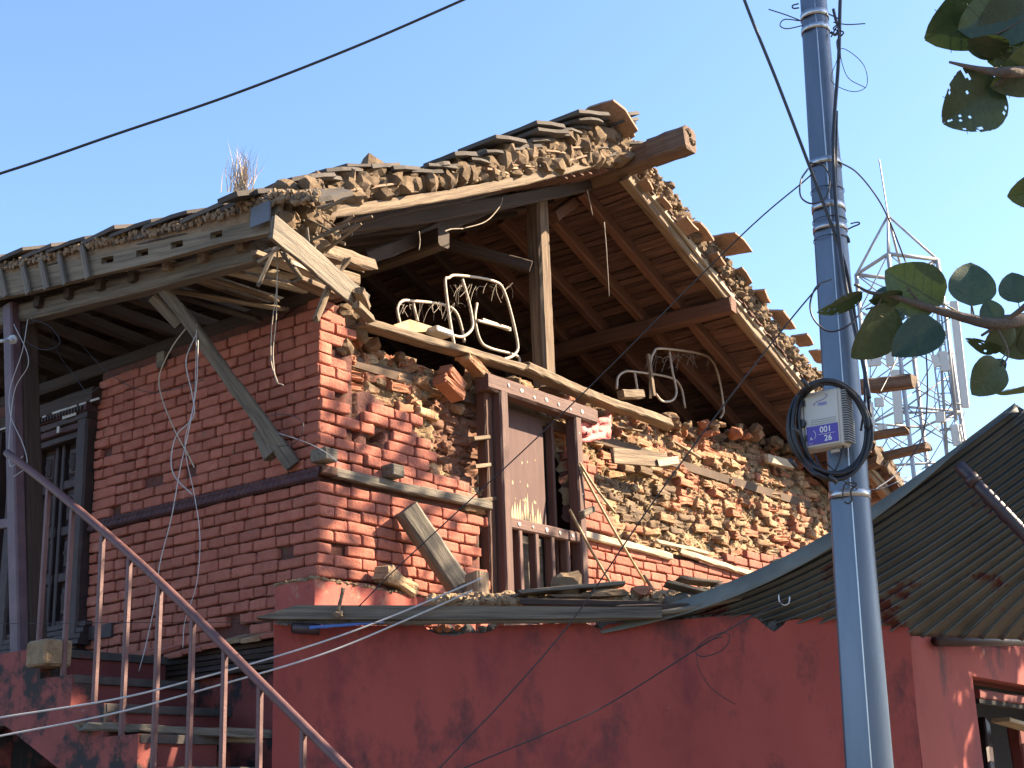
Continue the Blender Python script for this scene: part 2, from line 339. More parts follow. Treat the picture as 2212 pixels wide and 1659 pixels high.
# --- side wall (left, in shade)
def wall_core(name, a0, a1, b0, b1, z0, z1, m, parent):
    vs = [W(a, b, z)-O for z in (z0, z1) for (a, b) in ((a0, b0), (a1, b0), (a1, b1), (a0, b1))]
    fs = [(0, 1, 2, 3), (4, 5, 6, 7), (0, 1, 5, 4), (1, 2, 6, 5), (2, 3, 7, 6), (3, 0, 4, 7)]
    return link(name, mesh(name, vs, fs, m), parent, Matrix.Translation(O))
sideA = wall_core('side_wall', .036, AEND, .036, .34, ZBOT-.12, ZTOPA, m_pjoint, house); tag(sideA, 'shaded red brick side wall under the eave')
r = random.Random(3); cand = []
def courses(z0, z1, skip):
    z = z0; k = 0
    while z + CO*.9 < z1:
        if skip and skip[0]-.01 < z + CO/2 < skip[1]: z = skip[1]; continue
        yield k, z; z += CO; k += 1
cntA = [0]; jA = Join()
holesA = [(330, 1045, 14), (245, 1105, 16), (480, 745, 10), (430, 880, 9), (500, 1365, 26), (560, 1395, 16)]
def lay_A(z0, z1):
    for k, z in courses(z0, z1, None):
        a = .0; first = True; kk = k + (1 if z > zbandA else 0)
        while a < AEND-.03:
            L = (.13 if kk % 2 else .24) if first else r.choice((.22, .235, .24, .21, .125, .13, .14, .17)); first = False
            L = L if a+L < AEND-.07 else AEND-a
            if L < .05: break
            ac = a+L/2; zc = z+CO/2; P = W(ac, 0, zc); u, v = proj(P); a += L
            if any((u-hu)**2 + (v-hv)**2 < hr*hr for hu, hv, hr in holesA): continue
            if r.random() < .006: continue
            S, base = (STR, .26) if L > .165 else (HDR, .14)
            i = r.randrange(len(S)); P = W(ac+r.uniform(-1, 1)*.002, r.uniform(-.007, .005)+.012*nz(ac*1.6, zc*2.2), zc+.009*nz(ac*1.7, zc*.8, 7))
            Mx = rot_basis(P, -dA, dB, Z, r.uniform(-.02, .02), r.uniform(-.025, .025), r.uniform(-.02, .02), ((L-.012)/base, 1, r.uniform(.92, 1.04)))
            yield (S, i, Mx, u)
for part in ((zbandA-.045-12*CO, zbandA-.045+.01), (zbandA+.04, ZTOPA)):
    for S, i, Mx, u in lay_A(*part): cand.append((S, i, Mx, u))
cand.sort(key=lambda c: -c[3])
for n_, (S, i, Mx, u) in enumerate(cand):
    if n_ < 300: link('brick', lib(S, i, m_paint, 'brick'), sideA, Mx)
    else: jA.add(S[i], Mx)
o = jA.build('brick_infill', m_paint, sideA)
if o: tag(o, kind='stuff')
# moulded band with fish-scale relief
vs = []; fs = []; na, nzb = 330, 8
for j in range(nzb+1):
    for i in range(na+1):
        a = -.03 + (AEND+.03)*i/na; t = j/nzb; ph = a/.055; q = (t*2) % 1; s_ = abs(math.sin(math.pi*(ph + (.5 if t > .5 else 0))))
        d = .020 + .018*max(0, s_ - abs(q-.5)*1.1) if 0 < j < nzb else .0
        vs.append(W(a, -d, zbandA-.045+.085*t)-O)
for j in range(nzb):
    for i in range(na): p = j*(na+1)+i; fs.append((p, p+1, p+na+2, p+na+1))
link('carved_band', mesh('carved_band', vs, fs, m_band), house, Matrix.Translation(O))
# --- wall plate over the brickwork
beam('wall_plate', W(-.15, .10, ZTOPA+.05), W(6, .10, ZTOPA+.05), .16, .1, m_wooddark, house)
# --- far body of the house
wall_core('far_side_wall', AEND+1.03, 6.2, .022, .34, 0, ZTOPA, m_pjoint, house)
wall_core('rear_wall', 6.0, 6.3, .34, 7.3, 0, 6.4, m_inner, house)
prism('rear_gable', [W(6.1, -.95, 4.6), W(6.1, -.95, 5.62), W(6.1, RB, RZ-.0), W(6.1, 8.4, 4.95), W(6.1, 8.4, 4.6)], dA*.15, m_inner, house)
wall_core('far_eave_wall', .35, 6.2, 7.3, 7.6, 0, 5.15, m_inner, house)
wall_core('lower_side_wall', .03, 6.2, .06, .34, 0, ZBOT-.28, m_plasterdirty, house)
wall_core('attic_floor', .12, 6.0, .34, 7.3, 4.62, 4.70, m_inner, house)
# broken cornice under the side wall
r = random.Random(5)
for i in range(9):
    a = .28 + i*.19; zz = ZBOT-.06-.012*i*(r.random()-.2)
    box('cornice_tile', W(a, -.06, zz-.03+r.uniform(-.01, .01)), -dA, (dB*.95+Z*.3).normalized(), (Z*.95-dB*.3).normalized(), (.185, .16, .03), m_paint if r.random() < .8 else m_raw, house, .15, .006)
for i in range(5):
    beam('carved_cornice', W(.1, -.03+.012*i, ZBOT-.14-.035*i), W(1.9, -.03+.012*i, ZBOT-.14-.035*i), .05, .032, m_carve if i % 2 else m_wooddark, house, rough=.1)

# --- gable wall (right, sunlit, collapsed)
ztab = [(0, 4.99), (.12, 4.97), (.24, 4.96), (.44, 4.86), (.9, 4.83), (1.75, 4.80), (2.35, 4.93), (2.9, 5.00), (3.6, 5.03), (4.3, 5.05), (5.7, 5.2), (6.6, 5.33), (7.6, 5.2), (8.2, 5.13), (9.0, 5.1), (9.4, 4.95)]
BEND = 9.3
paint_polys = [[(680, 640), (745, 660), (768, 700), (756, 740), (752, 800), (768, 815), (770, 930), (900, 1100), (1300, 1140), (1300, 1500), (680, 1500)],
               [(772, 842), (808, 842), (853, 880), (898, 898), (913, 940), (932, 970), (938, 1000), (915, 1019), (965, 1022), (965, 1150), (772, 1100)],
               [(1240, 968), (1275, 990), (1296, 1060), (1335, 1125), (1260, 1200), (1240, 1200)],
               [(1240, 1140), (1500, 1205), (1700, 1196), (1740, 1215), (2000, 1250), (2000, 1600), (1240, 1600)],
               [(960, 1022), (1030, 1030), (1030, 1100), (960, 1100)]]
gapcrack = [[(757, 832), (775, 838), (780, 950), (772, 960), (768, 900), (757, 880)], [(800, 945), (835, 930), (830, 985), (812, 975)], [(1045, 1150), (1062, 1150), (1060, 1260), (1045, 1240)]]
hole = [(935, 870), (960, 845), (1000, 835), (1075, 845), (1085, 1075), (1030, 1045), (985, 1020), (945, 985), (955, 920)]
sooty = [(1290, 1060), (1340, 1035), (1400, 1000), (1470, 1040), (1500, 1090), (1560, 1130), (1490, 1150), (1390, 1140), (1300, 1115)]
sooty2 = [(740, 745), (850, 790), (820, 815), (750, 790)]
WINB = (1.80, 2.86)
def topz(b): return lerp_tab(b, ztab) + .03*nz(b*5)
def zone(u, v):
    if any(inpoly(u, v, p) for p in gapcrack): return 'gap'
    if inpoly(u, v, hole): return 'hole'
    if any(inpoly(u, v, p) for p in paint_polys): return 'paint'
    if inpoly(u + 30*nz(u*.03, v*.03), v, sooty) or inpoly(u, v, sooty2): return 'soot'
    return 'rubble'
def depthB(b, z, zn):
    if zn == 'paint': return .036
    h = max(0, topz(b)-z)
    if zn == 'hole': return .19 + .05*nz(b*9, z*9)
    if zn == 'gap': return .16
    if b > 2.8:
        base = .04 + .40*math.exp(-h/.42)+ .04*max(0, 1-abs(h-.9))
    else: base = .05 + .16*math.exp(-h/.5)
    return base + .05*nz(b*2.3, z*2.3, 4) + .05*nz(b*7, z*7)
NB, NZ = 410, 110; vs = []; fs = []
zb0 = 2.6
for j in range(NZ+1):
    for i in range(NB+1):
        b = BEND*i/NB; zt = topz(b); z = zb0 + (zt-zb0)*j/NZ
        u, v = proj(W(0, b, z)); zn = zone(u, v); d = depthB(b, z, zn)
        if zn != 'paint': d += .035*nz(b*22, z*22) + .02*nz(b*45, z*45, 8)
        if i == 0: d = max(d, .02)
        vs.append(W(d, b if b > .022 else .022, z)-O)
top0 = len(vs)
for i in range(NB+1):    # back of the wall top
    b = BEND*i/NB; vs.append(W(.62, max(b, .022), topz(b)-.12)-O)
back = len(vs)
for i in range(NB+1): b = BEND*i/NB; vs.append(W(.62, max(b, .022), zb0)-O)
win_i = [i for i in range(NB+1) if WINB[0]+.06 < BEND*i/NB < WINB[1]-.06]
for j in range(NZ):
    for i in range(NB):
        b = BEND*(i+.5)/NB; z = zb0 + (topz(b)-zb0)*(j+.5)/NZ
        if WINB[0]+.05 < b < WINB[1]-.05 and 3.0 < z < 4.66: continue
        p = j*(NB+1)+i; fs.append((p, p+1, p+NB+2, p+NB+1))
nface = len(fs)
for i in range(NB): p = NZ*(NB+1)+i; fs.append((p, p+1, top0+i+1, top0+i)); fs.append((top0+i, top0+i+1, back+i+1, back+i)) if not (WINB[0]-.2 < BEND*i/NB < WINB[1]+.1) else None
fs = [f for f in fs if f]
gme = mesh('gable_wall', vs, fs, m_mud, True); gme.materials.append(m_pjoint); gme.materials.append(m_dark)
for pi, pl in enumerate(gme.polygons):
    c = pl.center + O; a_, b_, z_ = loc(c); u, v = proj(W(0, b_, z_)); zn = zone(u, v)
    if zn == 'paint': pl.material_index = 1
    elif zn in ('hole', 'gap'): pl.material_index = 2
gable = link('gable_wall', gme, house, Matrix.Translation(O)); tag(gable, 'sunlit gable wall, painted brick below and crumbling mud and brick rubble above')
# bricks of the gable wall
r = random.Random(17); pc = []; rc = []
def inband(b, z):
    return (.10 < b < 1.80 and 3.735 < z < 3.815) or (2.86 < b < 5.4 and 3.70 < z < 3.79)
z = zbandA-.045-13*CO; k = 0
while z < 5.45:
    b = 0.0; first = True
    while b < BEND-.05:
        L = (.27 if k % 2 else .15) if first else r.choice((.255, .265, .27, .24, .145, .15, .155, .20, .18)); first = False
        bc = b+L/2; b0 = b; b += L; zc = z+CO/2+.004*math.sin(bc*3)
        if WINB[0]-.02 < bc < WINB[1]+.02 and zc > 3.0: continue
        if WINB[0]-.02 < bc < WINB[1]+.02: pass
        if zc > topz(bc)-.02: continue
        u, v = proj(W(0, bc, zc)); zn = zone(u, v)
        if inband(bc, zc) and zn == 'paint': continue
        if any(zone(*proj(W(0, bc+q_, zc))) == 'gap' for q_ in (-.07, 0, .07)): continue
        S = STR if L > .19 else HDR; base = .26 if L > .19 else .14
        if zn == 'paint':
            i = r.randrange(len(S)); nearwin = 1.62 < bc < 1.82
            if r.random() < .008: continue
            out = r.uniform(-.006, .006) + (r.uniform(-.03, .02) if nearwin or 3.9 < zc and bc < .8 and r.random() < .2 else 0)
            Mx = rot_basis(W(out+.012*nz(bc*1.6, zc*2.2), bc, zc+.009*nz(bc*1.7, zc*.8, 7)), dB, dA, Z, r.uniform(-.03, .03), r.uniform(-.03, .03), r.uniform(-.03, .03), ((L-.012)/base, 1, r.uniform(.92, 1.04)))
            pc.append((S, i, Mx, bc, m_paint))
        else:
            S = RSTR if L > .19 else RHDR; base = .25 if L > .19 else .14
            i = r.randrange(len(S)); miss = .10 if zn == 'hole' else (.22 if topz(bc)-zc < .45 else .09)
            if r.random() < miss: continue
            d = depthB(bc, zc, zn) - r.uniform(.01, .07); kx = 1.6 if topz(bc)-zc < .4 else 1
            if zn == 'hole': d = depthB(bc, zc, zn) - r.uniform(0.0, .05)
            Mx = rot_basis(W(d, bc+r.uniform(-.02, .02), zc+r.uniform(-.01, .01)), dB, dA, Z, r.uniform(-.16, .16)*kx, r.uniform(-.09, .09)*kx, r.uniform(-.22, .22)*kx, (L/base*r.uniform(.82, 1.04), 1, r.uniform(.95, 1.15)))
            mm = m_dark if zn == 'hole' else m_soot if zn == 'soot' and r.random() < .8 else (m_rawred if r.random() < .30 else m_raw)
            if bc < .5: mm = m_rawred
            rc.append((S, i, Mx, bc, mm))
    z += CO; k += 1
pc.sort(key=lambda c: c[3]); rc.sort(key=lambda c: c[3]); jp = Join(); jr = {}
for n_, (S, i, Mx, b, mm) in enumerate(pc):
    if n_ < 300: link('brick', lib(S, i, mm, 'brick'), gable, Mx)
    else: jp.add(S[i], Mx)
o = jp.build('brick_infill', m_paint, gable); o and tag(o, kind='stuff')
for n_, (S, i, Mx, b, mm) in enumerate(rc):
    if n_ < 300: link('unpainted_brick', lib(S, i, mm, 'unpainted_brick', i % 3 == 0), gable, Mx)
    else: jr.setdefault(mm.name, (mm, Join()))[1].add(S[i], Mx)
for nm, (mm, J) in jr.items(): o = J.build('unpainted_brick_infill', mm, gable, True); tag(o, kind='stuff')
# lumps of mud and crumbs over the broken part
r = random.Random(23); jl = Join(); jc = Join(); jd = Join()
for n_ in range(4800):
    b = r.uniform(.1, BEND); h = r.random()**1.3*2.0; z = topz(b)-h
    if z < 2.9 or (WINB[0]-.05 < b < WINB[1]+.05 and z < 4.82): continue
    u, v = proj(W(0, b, z)); zn = zone(u, v)
    if zn in ('paint',): continue
    d = depthB(b, z, zn) - r.uniform(0, .035); s = r.uniform(.006, .018) if r.random() < .93 else r.uniform(.02, .04)
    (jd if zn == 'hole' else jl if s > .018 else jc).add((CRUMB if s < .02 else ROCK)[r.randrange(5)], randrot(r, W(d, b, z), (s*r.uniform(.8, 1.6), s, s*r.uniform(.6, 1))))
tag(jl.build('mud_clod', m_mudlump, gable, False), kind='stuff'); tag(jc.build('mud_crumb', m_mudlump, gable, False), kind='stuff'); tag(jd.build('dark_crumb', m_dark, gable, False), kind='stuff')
# rubble riding on the top of the wall: chunks that can be told apart
r = random.Random(29)
for n_ in range(150):
    b = .35 + (BEND-.4)*((n_+r.random())/150); a = r.uniform(.1, .42); s = r.uniform(.025, .07)
    z = topz(b) - .01 + r.uniform(-.05, .03)*1 - (a-.1)*.15
    S = ROCK if r.random() < .6 else LUMP
    link('rubble_stone', lib(S, r.randrange(8), r.choice((m_mudlump, m_raw, m_raw, m_rawred)), 'rubble_stone', False), gable, randrot(r, W(a, b, z), (s*1.4, s, s*.8)))
for n_ in range(46):
    b = r.uniform(.3, 7.6); z = topz(b)-r.uniform(-.02, .3); d = depthB(b, z, 'rubble')-.03; 
    if WINB[0]-.1 < b < WINB[1]+.1: z = topz(b)+.01
    link('broken_brick', lib(RSTR if r.random() < .5 else RHDR, r.randrange(6), r.choice((m_raw, m_rawred, m_raw)), 'broken_brick', False), gable,
         rot_basis(W(d, b, z), dB, dA, Z, r.uniform(-.5, .5), r.uniform(-.5, .5), r.uniform(-.8, .8), (r.uniform(.7, 1.05), 1, 1)))
# splintered laths lying in the rubble
for n_ in range(34):
    b = r.uniform(3.0, 7.3); z = topz(b)-r.uniform(0, .35); d = depthB(b, z, 'rubble')-.05
    P = W(d, b, z); D = (dB*r.uniform(.6, 1)+Z*r.uniform(-.35, .1)+dA*r.uniform(-.3, .5)).normalized(); L = r.uniform(.12, .4)
    beam('splinter', P, P+D*L, r.uniform(.02, .06), .012, m_wood if r.random() < .6 else m_white, gable, rough=.1)
# timber lacing bands
beam('timber_lath', PB(722, 1022, .01)-Z*.0, PB(1057, 1094, .01), .06, .065, m_woodgrey, house, rough=.06)
beam('timber_lath', PB(690, 1013, .012), PB(722, 1020, .012), .06, .06, m_woodred, house)
beam('timber_lath', PB(1252, 1152, .01), PB(1448, 1203, .01), .06, .06, m_white, house, rough=.06)
beam('timber_lath', PB(1470, 1192, .02), PB(1690, 1262, .02), .05, .05, m_white, house, rough=.1, rag=.05)
beam('timber_lath', PB(1420, 1170, .02), PB(1530, 1196, .02), .04, .03, m_white, house, rough=.1, rag=.05)
# nogging blocks at the band
for (u, v) in ((700, 985), (845, 1020)):
    box('timber_nog', PB(u, v, .04), dB, dA, Z, (.12, .14, .085), m_woodgrey, house, .1, .01)
# boards on the wall top
beam('wall_top_board', PB(775, 697, .03), PB(1160, 808, .03), .13, .055, m_wood, house, rough=.05, rag=.03)
beam('wall_top_board', PB(1128, 792, .06), PB(1442, 915, .06), .13, .07, m_wood, house, rough=.07, rag=.04, sag=.03)
# --- corner column of mud left of the boards
for n_ in range(16):
    u = r.uniform(735, 790); v = r.uniform(665, 760); s = r.uniform(.03, .07)
    link('mud_chunk', lib(LUMP, r.randrange(8), m_mudlump, 'mud_chunk', False), gable, randrot(r, PB(u, v, -.04), (s*1.3, s, s)))

# --- window in the gable wall
win = link('window', mesh('window', [tuple(v) for v in [V((0, 0, 0)), V((.01, 0, 0)), V((0, .01, 0))]], [(0, 1, 2)], m_frame), house, Matrix.Translation(PB(1150, 1080, -.15)))
b0, b1 = 1.80, 2.865; zsill, zh = 3.05, 4.70; A0 = -.03
def wb(name, bA, zA, bB, zB, wd, ht, a=A0, m=m_frame, up=Z, **k): return beam(name, W(a, bA, zA), W(a, bB, zB), wd, ht, m, win, up=up, **k)
wb('jamb', b0+.05, zsill-.15, b0+.05, zh, .10, .13, up=dA, rough=.015); wb('jamb', b1-.04, zsill-.15, b1-.04, zh, .09, .11, up=dA, rough=.015)
wb('outer_jamb', b0-.045, zsill-.1, b0-.045, zh-.02, .085, .10, a=.03, m=m_woodred, up=dA)
wb('lintel', b0-.14, zh+.045, b1+.22, zh+.045, .13, .13, rough=.015)
wb('transom', b0+.10, 3.70, b1-.085, 3.70, .07, .085, a=A0-.008, rough=.01)
for i in range(4):
    bb = b0+.235+i*.20; wb('bar', bb, zsill-.12, bb, 3.66, .045, .075, a=A0+.005, up=dA, rough=.02)
wb('sill', b0-.05, zsill-.12, b1+.05, zsill-.12, .14, .08)
pn_ = box('shutter_panel', W(.115, b0+.52, 4.20), dB, dA, Z, (.52, .03, .92), m_panel, win, .1)
q_ = random.Random(9)
for kx in range(13):
    xa = b0+.30+kx*.032; hh = (.30 - abs(kx-6.5)*.028)*q_.uniform(.35, 1.15)
    P_ = [W(.0985, xa+q_.uniform(0, .01), 3.75), W(.0985, xa+.030, 3.75), W(.0985, xa+.028, 3.75+hh*.5), W(.0985, xa+.012+q_.uniform(0, .012), 3.75+hh), W(.0985, xa+.002, 3.75+hh*.6)]
    prism('flaked_patch', P_, dA*.004, m_flake, win)
for kx in range(14): 
    xa, zz_ = b0+.32+q_.random()*.34, 3.95+q_.random()**2*.35; e_ = q_.uniform(.004, .011)
    prism('flaked_patch', [W(.0985, xa-e_, zz_), W(.0985, xa+e_*.6, zz_-e_), W(.0985, xa+e_, zz_+e_*1.4), W(.0985, xa-e_*.3, zz_+e_*2.6)], dA*.004, m_flake, win)
beam('shutter_stile', W(.06, b0+.205, 3.1), W(.06, b0+.205, 4.64), .035, .05, m_frame, win, up=dA, rough=.01)
beam('shutter_stile', W(.10, b1-.20, 3.1), W(.10, b1-.20, 4.64), .03, .07, m_frame, win, up=dA, rough=.01)
box('lower_panel', W(.13, b0+.60, 3.35), dB, dA, Z, (.26, .03, .66), m_woodgrey, win, .1)
box('shade_backing', W(.24, (b0+b1)/2, 3.88), dB, dA, Z, (b1-b0-.02, .02, 1.62), m_hole, win, .1)  # black sheet painted as the dark behind the window
r = random.Random(31)
def daub(P):
    s = r.uniform(.013, .022); link('mortar_daub', lib(CRUMB, r.randrange(5), m_paper, 'mortar_daub', True), win, basis(P, dB, dA, Z, (s, .006, s)))
for i in range(9):
    daub(W(A0-.056, b0+.05+r.uniform(-.015, .015), 3.2+i*.19)); daub(W(A0-.05, b1-.04+r.uniform(-.015, .015), 3.4+i*.165))
for i in range(7): daub(W(A0-.067, b0+.1+i*.16, zh+.045+r.uniform(-.02, .02)))
for i in range(5): daub(W(A0-.045, b0+.2+i*.17, 3.70))
# tie pegs sticking out of the broken jamb
for (u, v) in ((1045, 945), (1048, 1005), (1058, 1078)):
    beam('timber_peg', PB(u-26, v+4, .0), PB(u+8, v, .0), .06, .03, m_wood, house)
beam('timber_peg', PB(1255, 1112, .1), PB(1280, 1100, .1), .05, .05, m_woodgrey, house)

# --- carved door on the side wall
dr = link('door', mesh('door', [(0, 0, 0), (.01, 0, 0), (0, .01, 0)], [(0, 1, 2)], m_carve), house, Matrix.Translation(W(2.9, .2, 3.0)))
DA0, DA1, DZ0, DZ1 = 2.42, 3.42, 2.98, 4.72
def db(name, aA, zA, aB, zB, wd, ht, b, m=m_carve, up=Z, **k): return beam(name, W(aA, b, zA), W(aB, b, zB), wd, ht, m, dr, up=up, **k)
db('door_jamb', DA0+.05, DZ0-.1, DA0+.05, DZ1, .13, .12, -.02, up=dB); db('door_jamb', DA0+.145, DZ0-.05, DA0+.145, DZ1-.05, .10, .05, .02, up=dB, rough=.1)
db('door_jamb', DA1-.05, DZ0-.1, DA1-.05, DZ1, .13, .12, -.02, up=dB); db('door_jamb', DA1-.145, DZ0-.05, DA1-.145, DZ1-.05, .10, .05, .02, up=dB, rough=.1)
for i in range(4): db('carved_lintel', DA0-.02, DZ1-.03-i*.055, DA1+.02, DZ1-.03-i*.055, .14-i*.025, .05, -.03+i*.012, m=m_carve if i % 2 else m_band, rough=.08)
db('head_beam', DA0-.06, DZ1+.06, 6, DZ1+.06, .16, .13, .0, m=m_wooddark)
for i in range(4): db('threshold', DA0-.1, DZ0-.06+i*.045, DA1+.1, DZ0-.06+i*.045, .2-i*.04, .04, -.02, rough=.08)
for s_ in (0, 1):
    aL = DA0+.2+s_*.31; box('door_leaf', W(aL+.145, .12, (DZ0+DZ1)/2), -dA, dB, Z, (.29, .05, 1.6), m_carve, dr)
    for q in (0, 1): db('door_stile', aL+.03+q*.225, DZ0+.05, aL+.03+q*.225, DZ1-.2, .04, .06, .08, up=dB)
    for q in range(5): db('door_rail', aL, DZ0+.12+q*.36, aL+.285, DZ0+.12+q*.36, .045, .07, .08)
    for q in range(4):
        box('door_panel', W(aL+.143, .088, DZ0+.3+q*.36), -dA, dB, Z, (.13, .04, .22), m_carve, dr, .4)
        link('carved_rosette', lib(LUMP, q, m_carve, 'carved_rosette'), dr, basis(W(aL+.143, .068, DZ0+.3+q*.36), -dA, dB, Z, (.045, .02, .07)))
# toothed moulding over the door
for i in range(26): box('dentil', W(DA0+.02+i*.038, -.105, DZ1-.035), -dA, dB, Z, (.018, .03, .035), m_carve, dr)
# second carved window, left of the post
db('window_jamb', 3.62, 3.3, 3.62, 4.8, .12, .12, -.02, up=dB); db('window_jamb', 3.75, 3.3, 3.75, 4.8, .08, .05, .0, up=dB, rough=.12); db('window_sill', 3.6, 3.62, 4.9, 3.62, .1, .08, -.04, m=m_postpaint)
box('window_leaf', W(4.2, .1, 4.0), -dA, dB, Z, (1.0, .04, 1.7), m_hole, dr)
wall_core('door_shade_backing', 2.4, 3.5, .17, .30, 2.7, 4.9, m_hole, house)  # black block painted as the dark behind the door leaves
# white paint drips along the head beam
for i in range(14):
    a = 2.3 + i*.13 + r.uniform(-.03, .03); box('lime_splash', W(a, -.09, DZ1+.005+r.uniform(-.01, .01)), -dA, dB, Z, (r.uniform(.04, .12), .01, .016), m_paper, dr, .3, .006)
# wooden block under the door
box('timber_block', W(2.2, -.0, 2.98), -dA, dB, Z, (.30, .06, .10), m_carve, house)

# ------------------------------------------------------------------ the roof
roof = house
def eaveL(a):               # left eave end of a rafter
    zz = 5.17 + .155*max(0, min(a, 2.9)+.3)*.9; return W(a, -.92, zz)
EB, EZ = 8.5, 4.88
def eaveR(a): return W(a, EB, EZ)
def ridge(a): return W(a, RB, RZ)
tag(beam('ridge_beam', W(-.93, RB+.02, RZ-.02), W(6.2, RB+.02, RZ-.02), .17, .20, m_nose, house, up=Z, rough=.05, rag=.02), 'dark ridge beam with its charred end sticking out')
# lighter weathered nose of the ridge beam
beam('ridge_beam_nose', W(-1.0, RB+.02, RZ-.018), W(-.62, RB+.02, RZ-.018), .19, .215, m_nose, house, rough=.05, rag=.01)
for i in range(7): link('charred_end', lib(CRUMB, i % 5, m_soot, 'charred_end', False), house, randrot(r, W(-1.0, RB+.02+r.uniform(-.06, .06), RZ+r.uniform(-.07, .07)), (.03, .03, .03)))
Rn = (eaveR(0)-ridge(0)); RnL = Rn.length; Rd = Rn.normalized(); RU = dA.cross(Rd); RU = RU if RU.z > 0 else -RU
# right slope rafters
for i in range(12):
    a = -.30 + i*.46; mm = m_wood if i == 0 else (m_woodred if i < 5 else m_wooddark)
    beam('rafter', W(a, RB+.05, RZ-.12), eaveR(a)-Z*.1, .085 if i else .10, .12, mm, house, up=RU, rough=.05, side=r.uniform(-.03, .03))
# lighter strip on the verge rafter's outer face
beam('verge_lath', W(-.36, RB+.0, RZ-.04), W(-.36, EB-.3, EZ+.06), .03, .07, m_white, house, up=RU, rough=.2, rag=.03)
# roof boards on the right slope, running along the ridge
r = random.Random(37); nrow = int(RnL/.062)
for i in range(nrow):
    t = (i+.5)/nrow; P = ridge(0) + Rn*t; z_ = P + RU*(-.035+r.uniform(-.008, .008)); a0 = -.36 - r.random()*.05
    if t > .80: a0 -= r.random()*.1
    a1 = 5.9
    segs = [a0, r.uniform(.9, 2.2), r.uniform(2.8, 3.8), a1]
    if i % 2: segs = [a0, r.uniform(1.8, 2.8), a1]
    for s0, s1 in zip(segs, segs[1:]):
        tw = r.uniform(-.10, .10)
        beam('roof_board', z_ + dA*s0 + RU*r.uniform(-.01, .005), z_ + dA*s1 + Rd*r.uniform(-.02, .02), .068, .014, m_shake, house, up=(RU+Rd*tw*2.2).normalized(), rough=.2, side=r.uniform(-.012, .012))
# closing layer of mud over the boards (so that no sky shows)
def slab(name, pts, th, m, parent): return prism(name, pts, Z*th, m, parent)
slab('roof_bed', [ridge(-.33)-Z*.0, W(-.33, EB, EZ), W(6.2, EB, EZ), ridge(6.2)], .07, m_roofmud, house)
# left slope
for i in range(11):
    a = .02 + i*.42; e = eaveL(a); top = W(a, RB-.05, RZ-.14); e = e.lerp(top, .035)
    beam('rafter', e-Z*.10, top, .08, .11, m_wooddark, house, up=V((0, 0, 1)), rough=.05, side=r.uniform(-.02, .02), sag=.05 if i == 0 else .02)
beam('verge_rafter', PB(705, 462, .38), PB(1352, 330, .38), .05, .075, m_wood, house, rough=.07, sag=.05, rag=.02)
for (u0, v0, u1, v1, o_) in ((735, 478, 1150, 388, .05), (720, 500, 1290, 392, -.12), (790, 560, 1130, 415, -.3)):
    beam('broken_rafter', PB(u0, v0, o_), PB(u1, v1, o_), .09, .11, m_wooddark if o_ < .1 else m_woodred, house, rough=.07, rag=.02)
Ln = W(0, RB, RZ) - W(0, -.92, 5.2); nrow = 34
vsL = []; 
for i in range(nrow):
    t = (i+.5)/nrow
    pt_ = lambda a: eaveL(a).lerp(ridge(a), t) - Z*.055
    for s0, s1 in ((-.34, 1.6), (1.6, 3.4), (3.4, 6.1)):
        beam('roof_board', pt_(s0), pt_(s1), .115, .014, m_shake if t > .25 else m_wooddark, house, rough=.1)
prism('roof_bed', [eaveL(-.33)-Z*.04, eaveL(2.6)-Z*.04, ridge(2.6)-Z*.04, ridge(-.33)-Z*.04], Z*.09, m_roofmud, house)
prism('roof_bed', [eaveL(2.6)-Z*.04, eaveL(6.1)-Z*.04, ridge(6.1)-Z*.04, ridge(2.6)-Z*.04], Z*.09, m_roofmud, house)
# purlin with its end sticking out, king posts, attic braces
pz = RZ + (EZ-RZ)*(4.98-RB)/(EB-RB)
tag(beam('purlin', W(-.40, 4.98, pz-.22), W(6, 4.98, pz-.22), .13, .15, m_woodred, house, rough=.06, rag=.02), 'reddish purlin crossing under the rafters, end showing at the verge')
beam('purlin', W(.05, 1.35, 6.02-.18), W(6, 1.35, 6.02-.18), .13, .15, m_wooddark, house)
pb = loc(PB(1168, 640, -.25))[1]
tag(beam('attic_post', W(.25, pb, 4.75), W(.25, pb, RZ-.05-(RB-pb)*.52 if pb < RB else RZ), .155, .15, m_postwood, house, up=dA, rough=.02), 'squared attic post lit on its right face')
pb2 = loc(PB(1180, 470, -.25))[1]
beam('post_bracket', PB(1195, 470, -.25), PB(1300, 395, -.25), .09, .10, m_woodred, house, rough=.05, side=.03)
beam('post_bracket', W(.25, pb-.12, 6.05), W(1.3, pb-.9, 6.5), .09, .10, m_wooddark, house)
for (a, b_) in ((2.3, 2.2), (4.0, 2.6), (2.2, 4.9)): beam('attic_post', W(a, b_, 4.7), W(a, b_, 6.55 if b_ < 4 else 6.2), .14, .14, m_wooddark, house)
beam('tie_beam', W(1.9, .3, 5.25), W(1.9, 7.3, 5.25), .13, .15, m_wooddark, house)
# right eave stubs seen past the pole
def rz_(b): return RZ + (EZ-RZ)*(b-RB)/(EB-RB)
for (a0, b0_, d0, a1, b1_, d1, w_) in ((.1, 7.0, .26, -1.2, 7.2, .30, .14), (.1, 7.6, .10, -.85, 7.75, .18, .07), (.1, 7.95, .05, -.92, 8.1, .2, .08), (-.42, 7.75, .06, -.40, 8.7, -.02, .11), (0, 7.9, -.1, -.5, 7.8, -.05, .10)):
    beam('eave_stub', W(a0, b0_, rz_(b0_)+d0), W(a1, b1_, rz_(b1_)+d1), .14, w_, m_postwood, house, rough=.08, rag=.03)
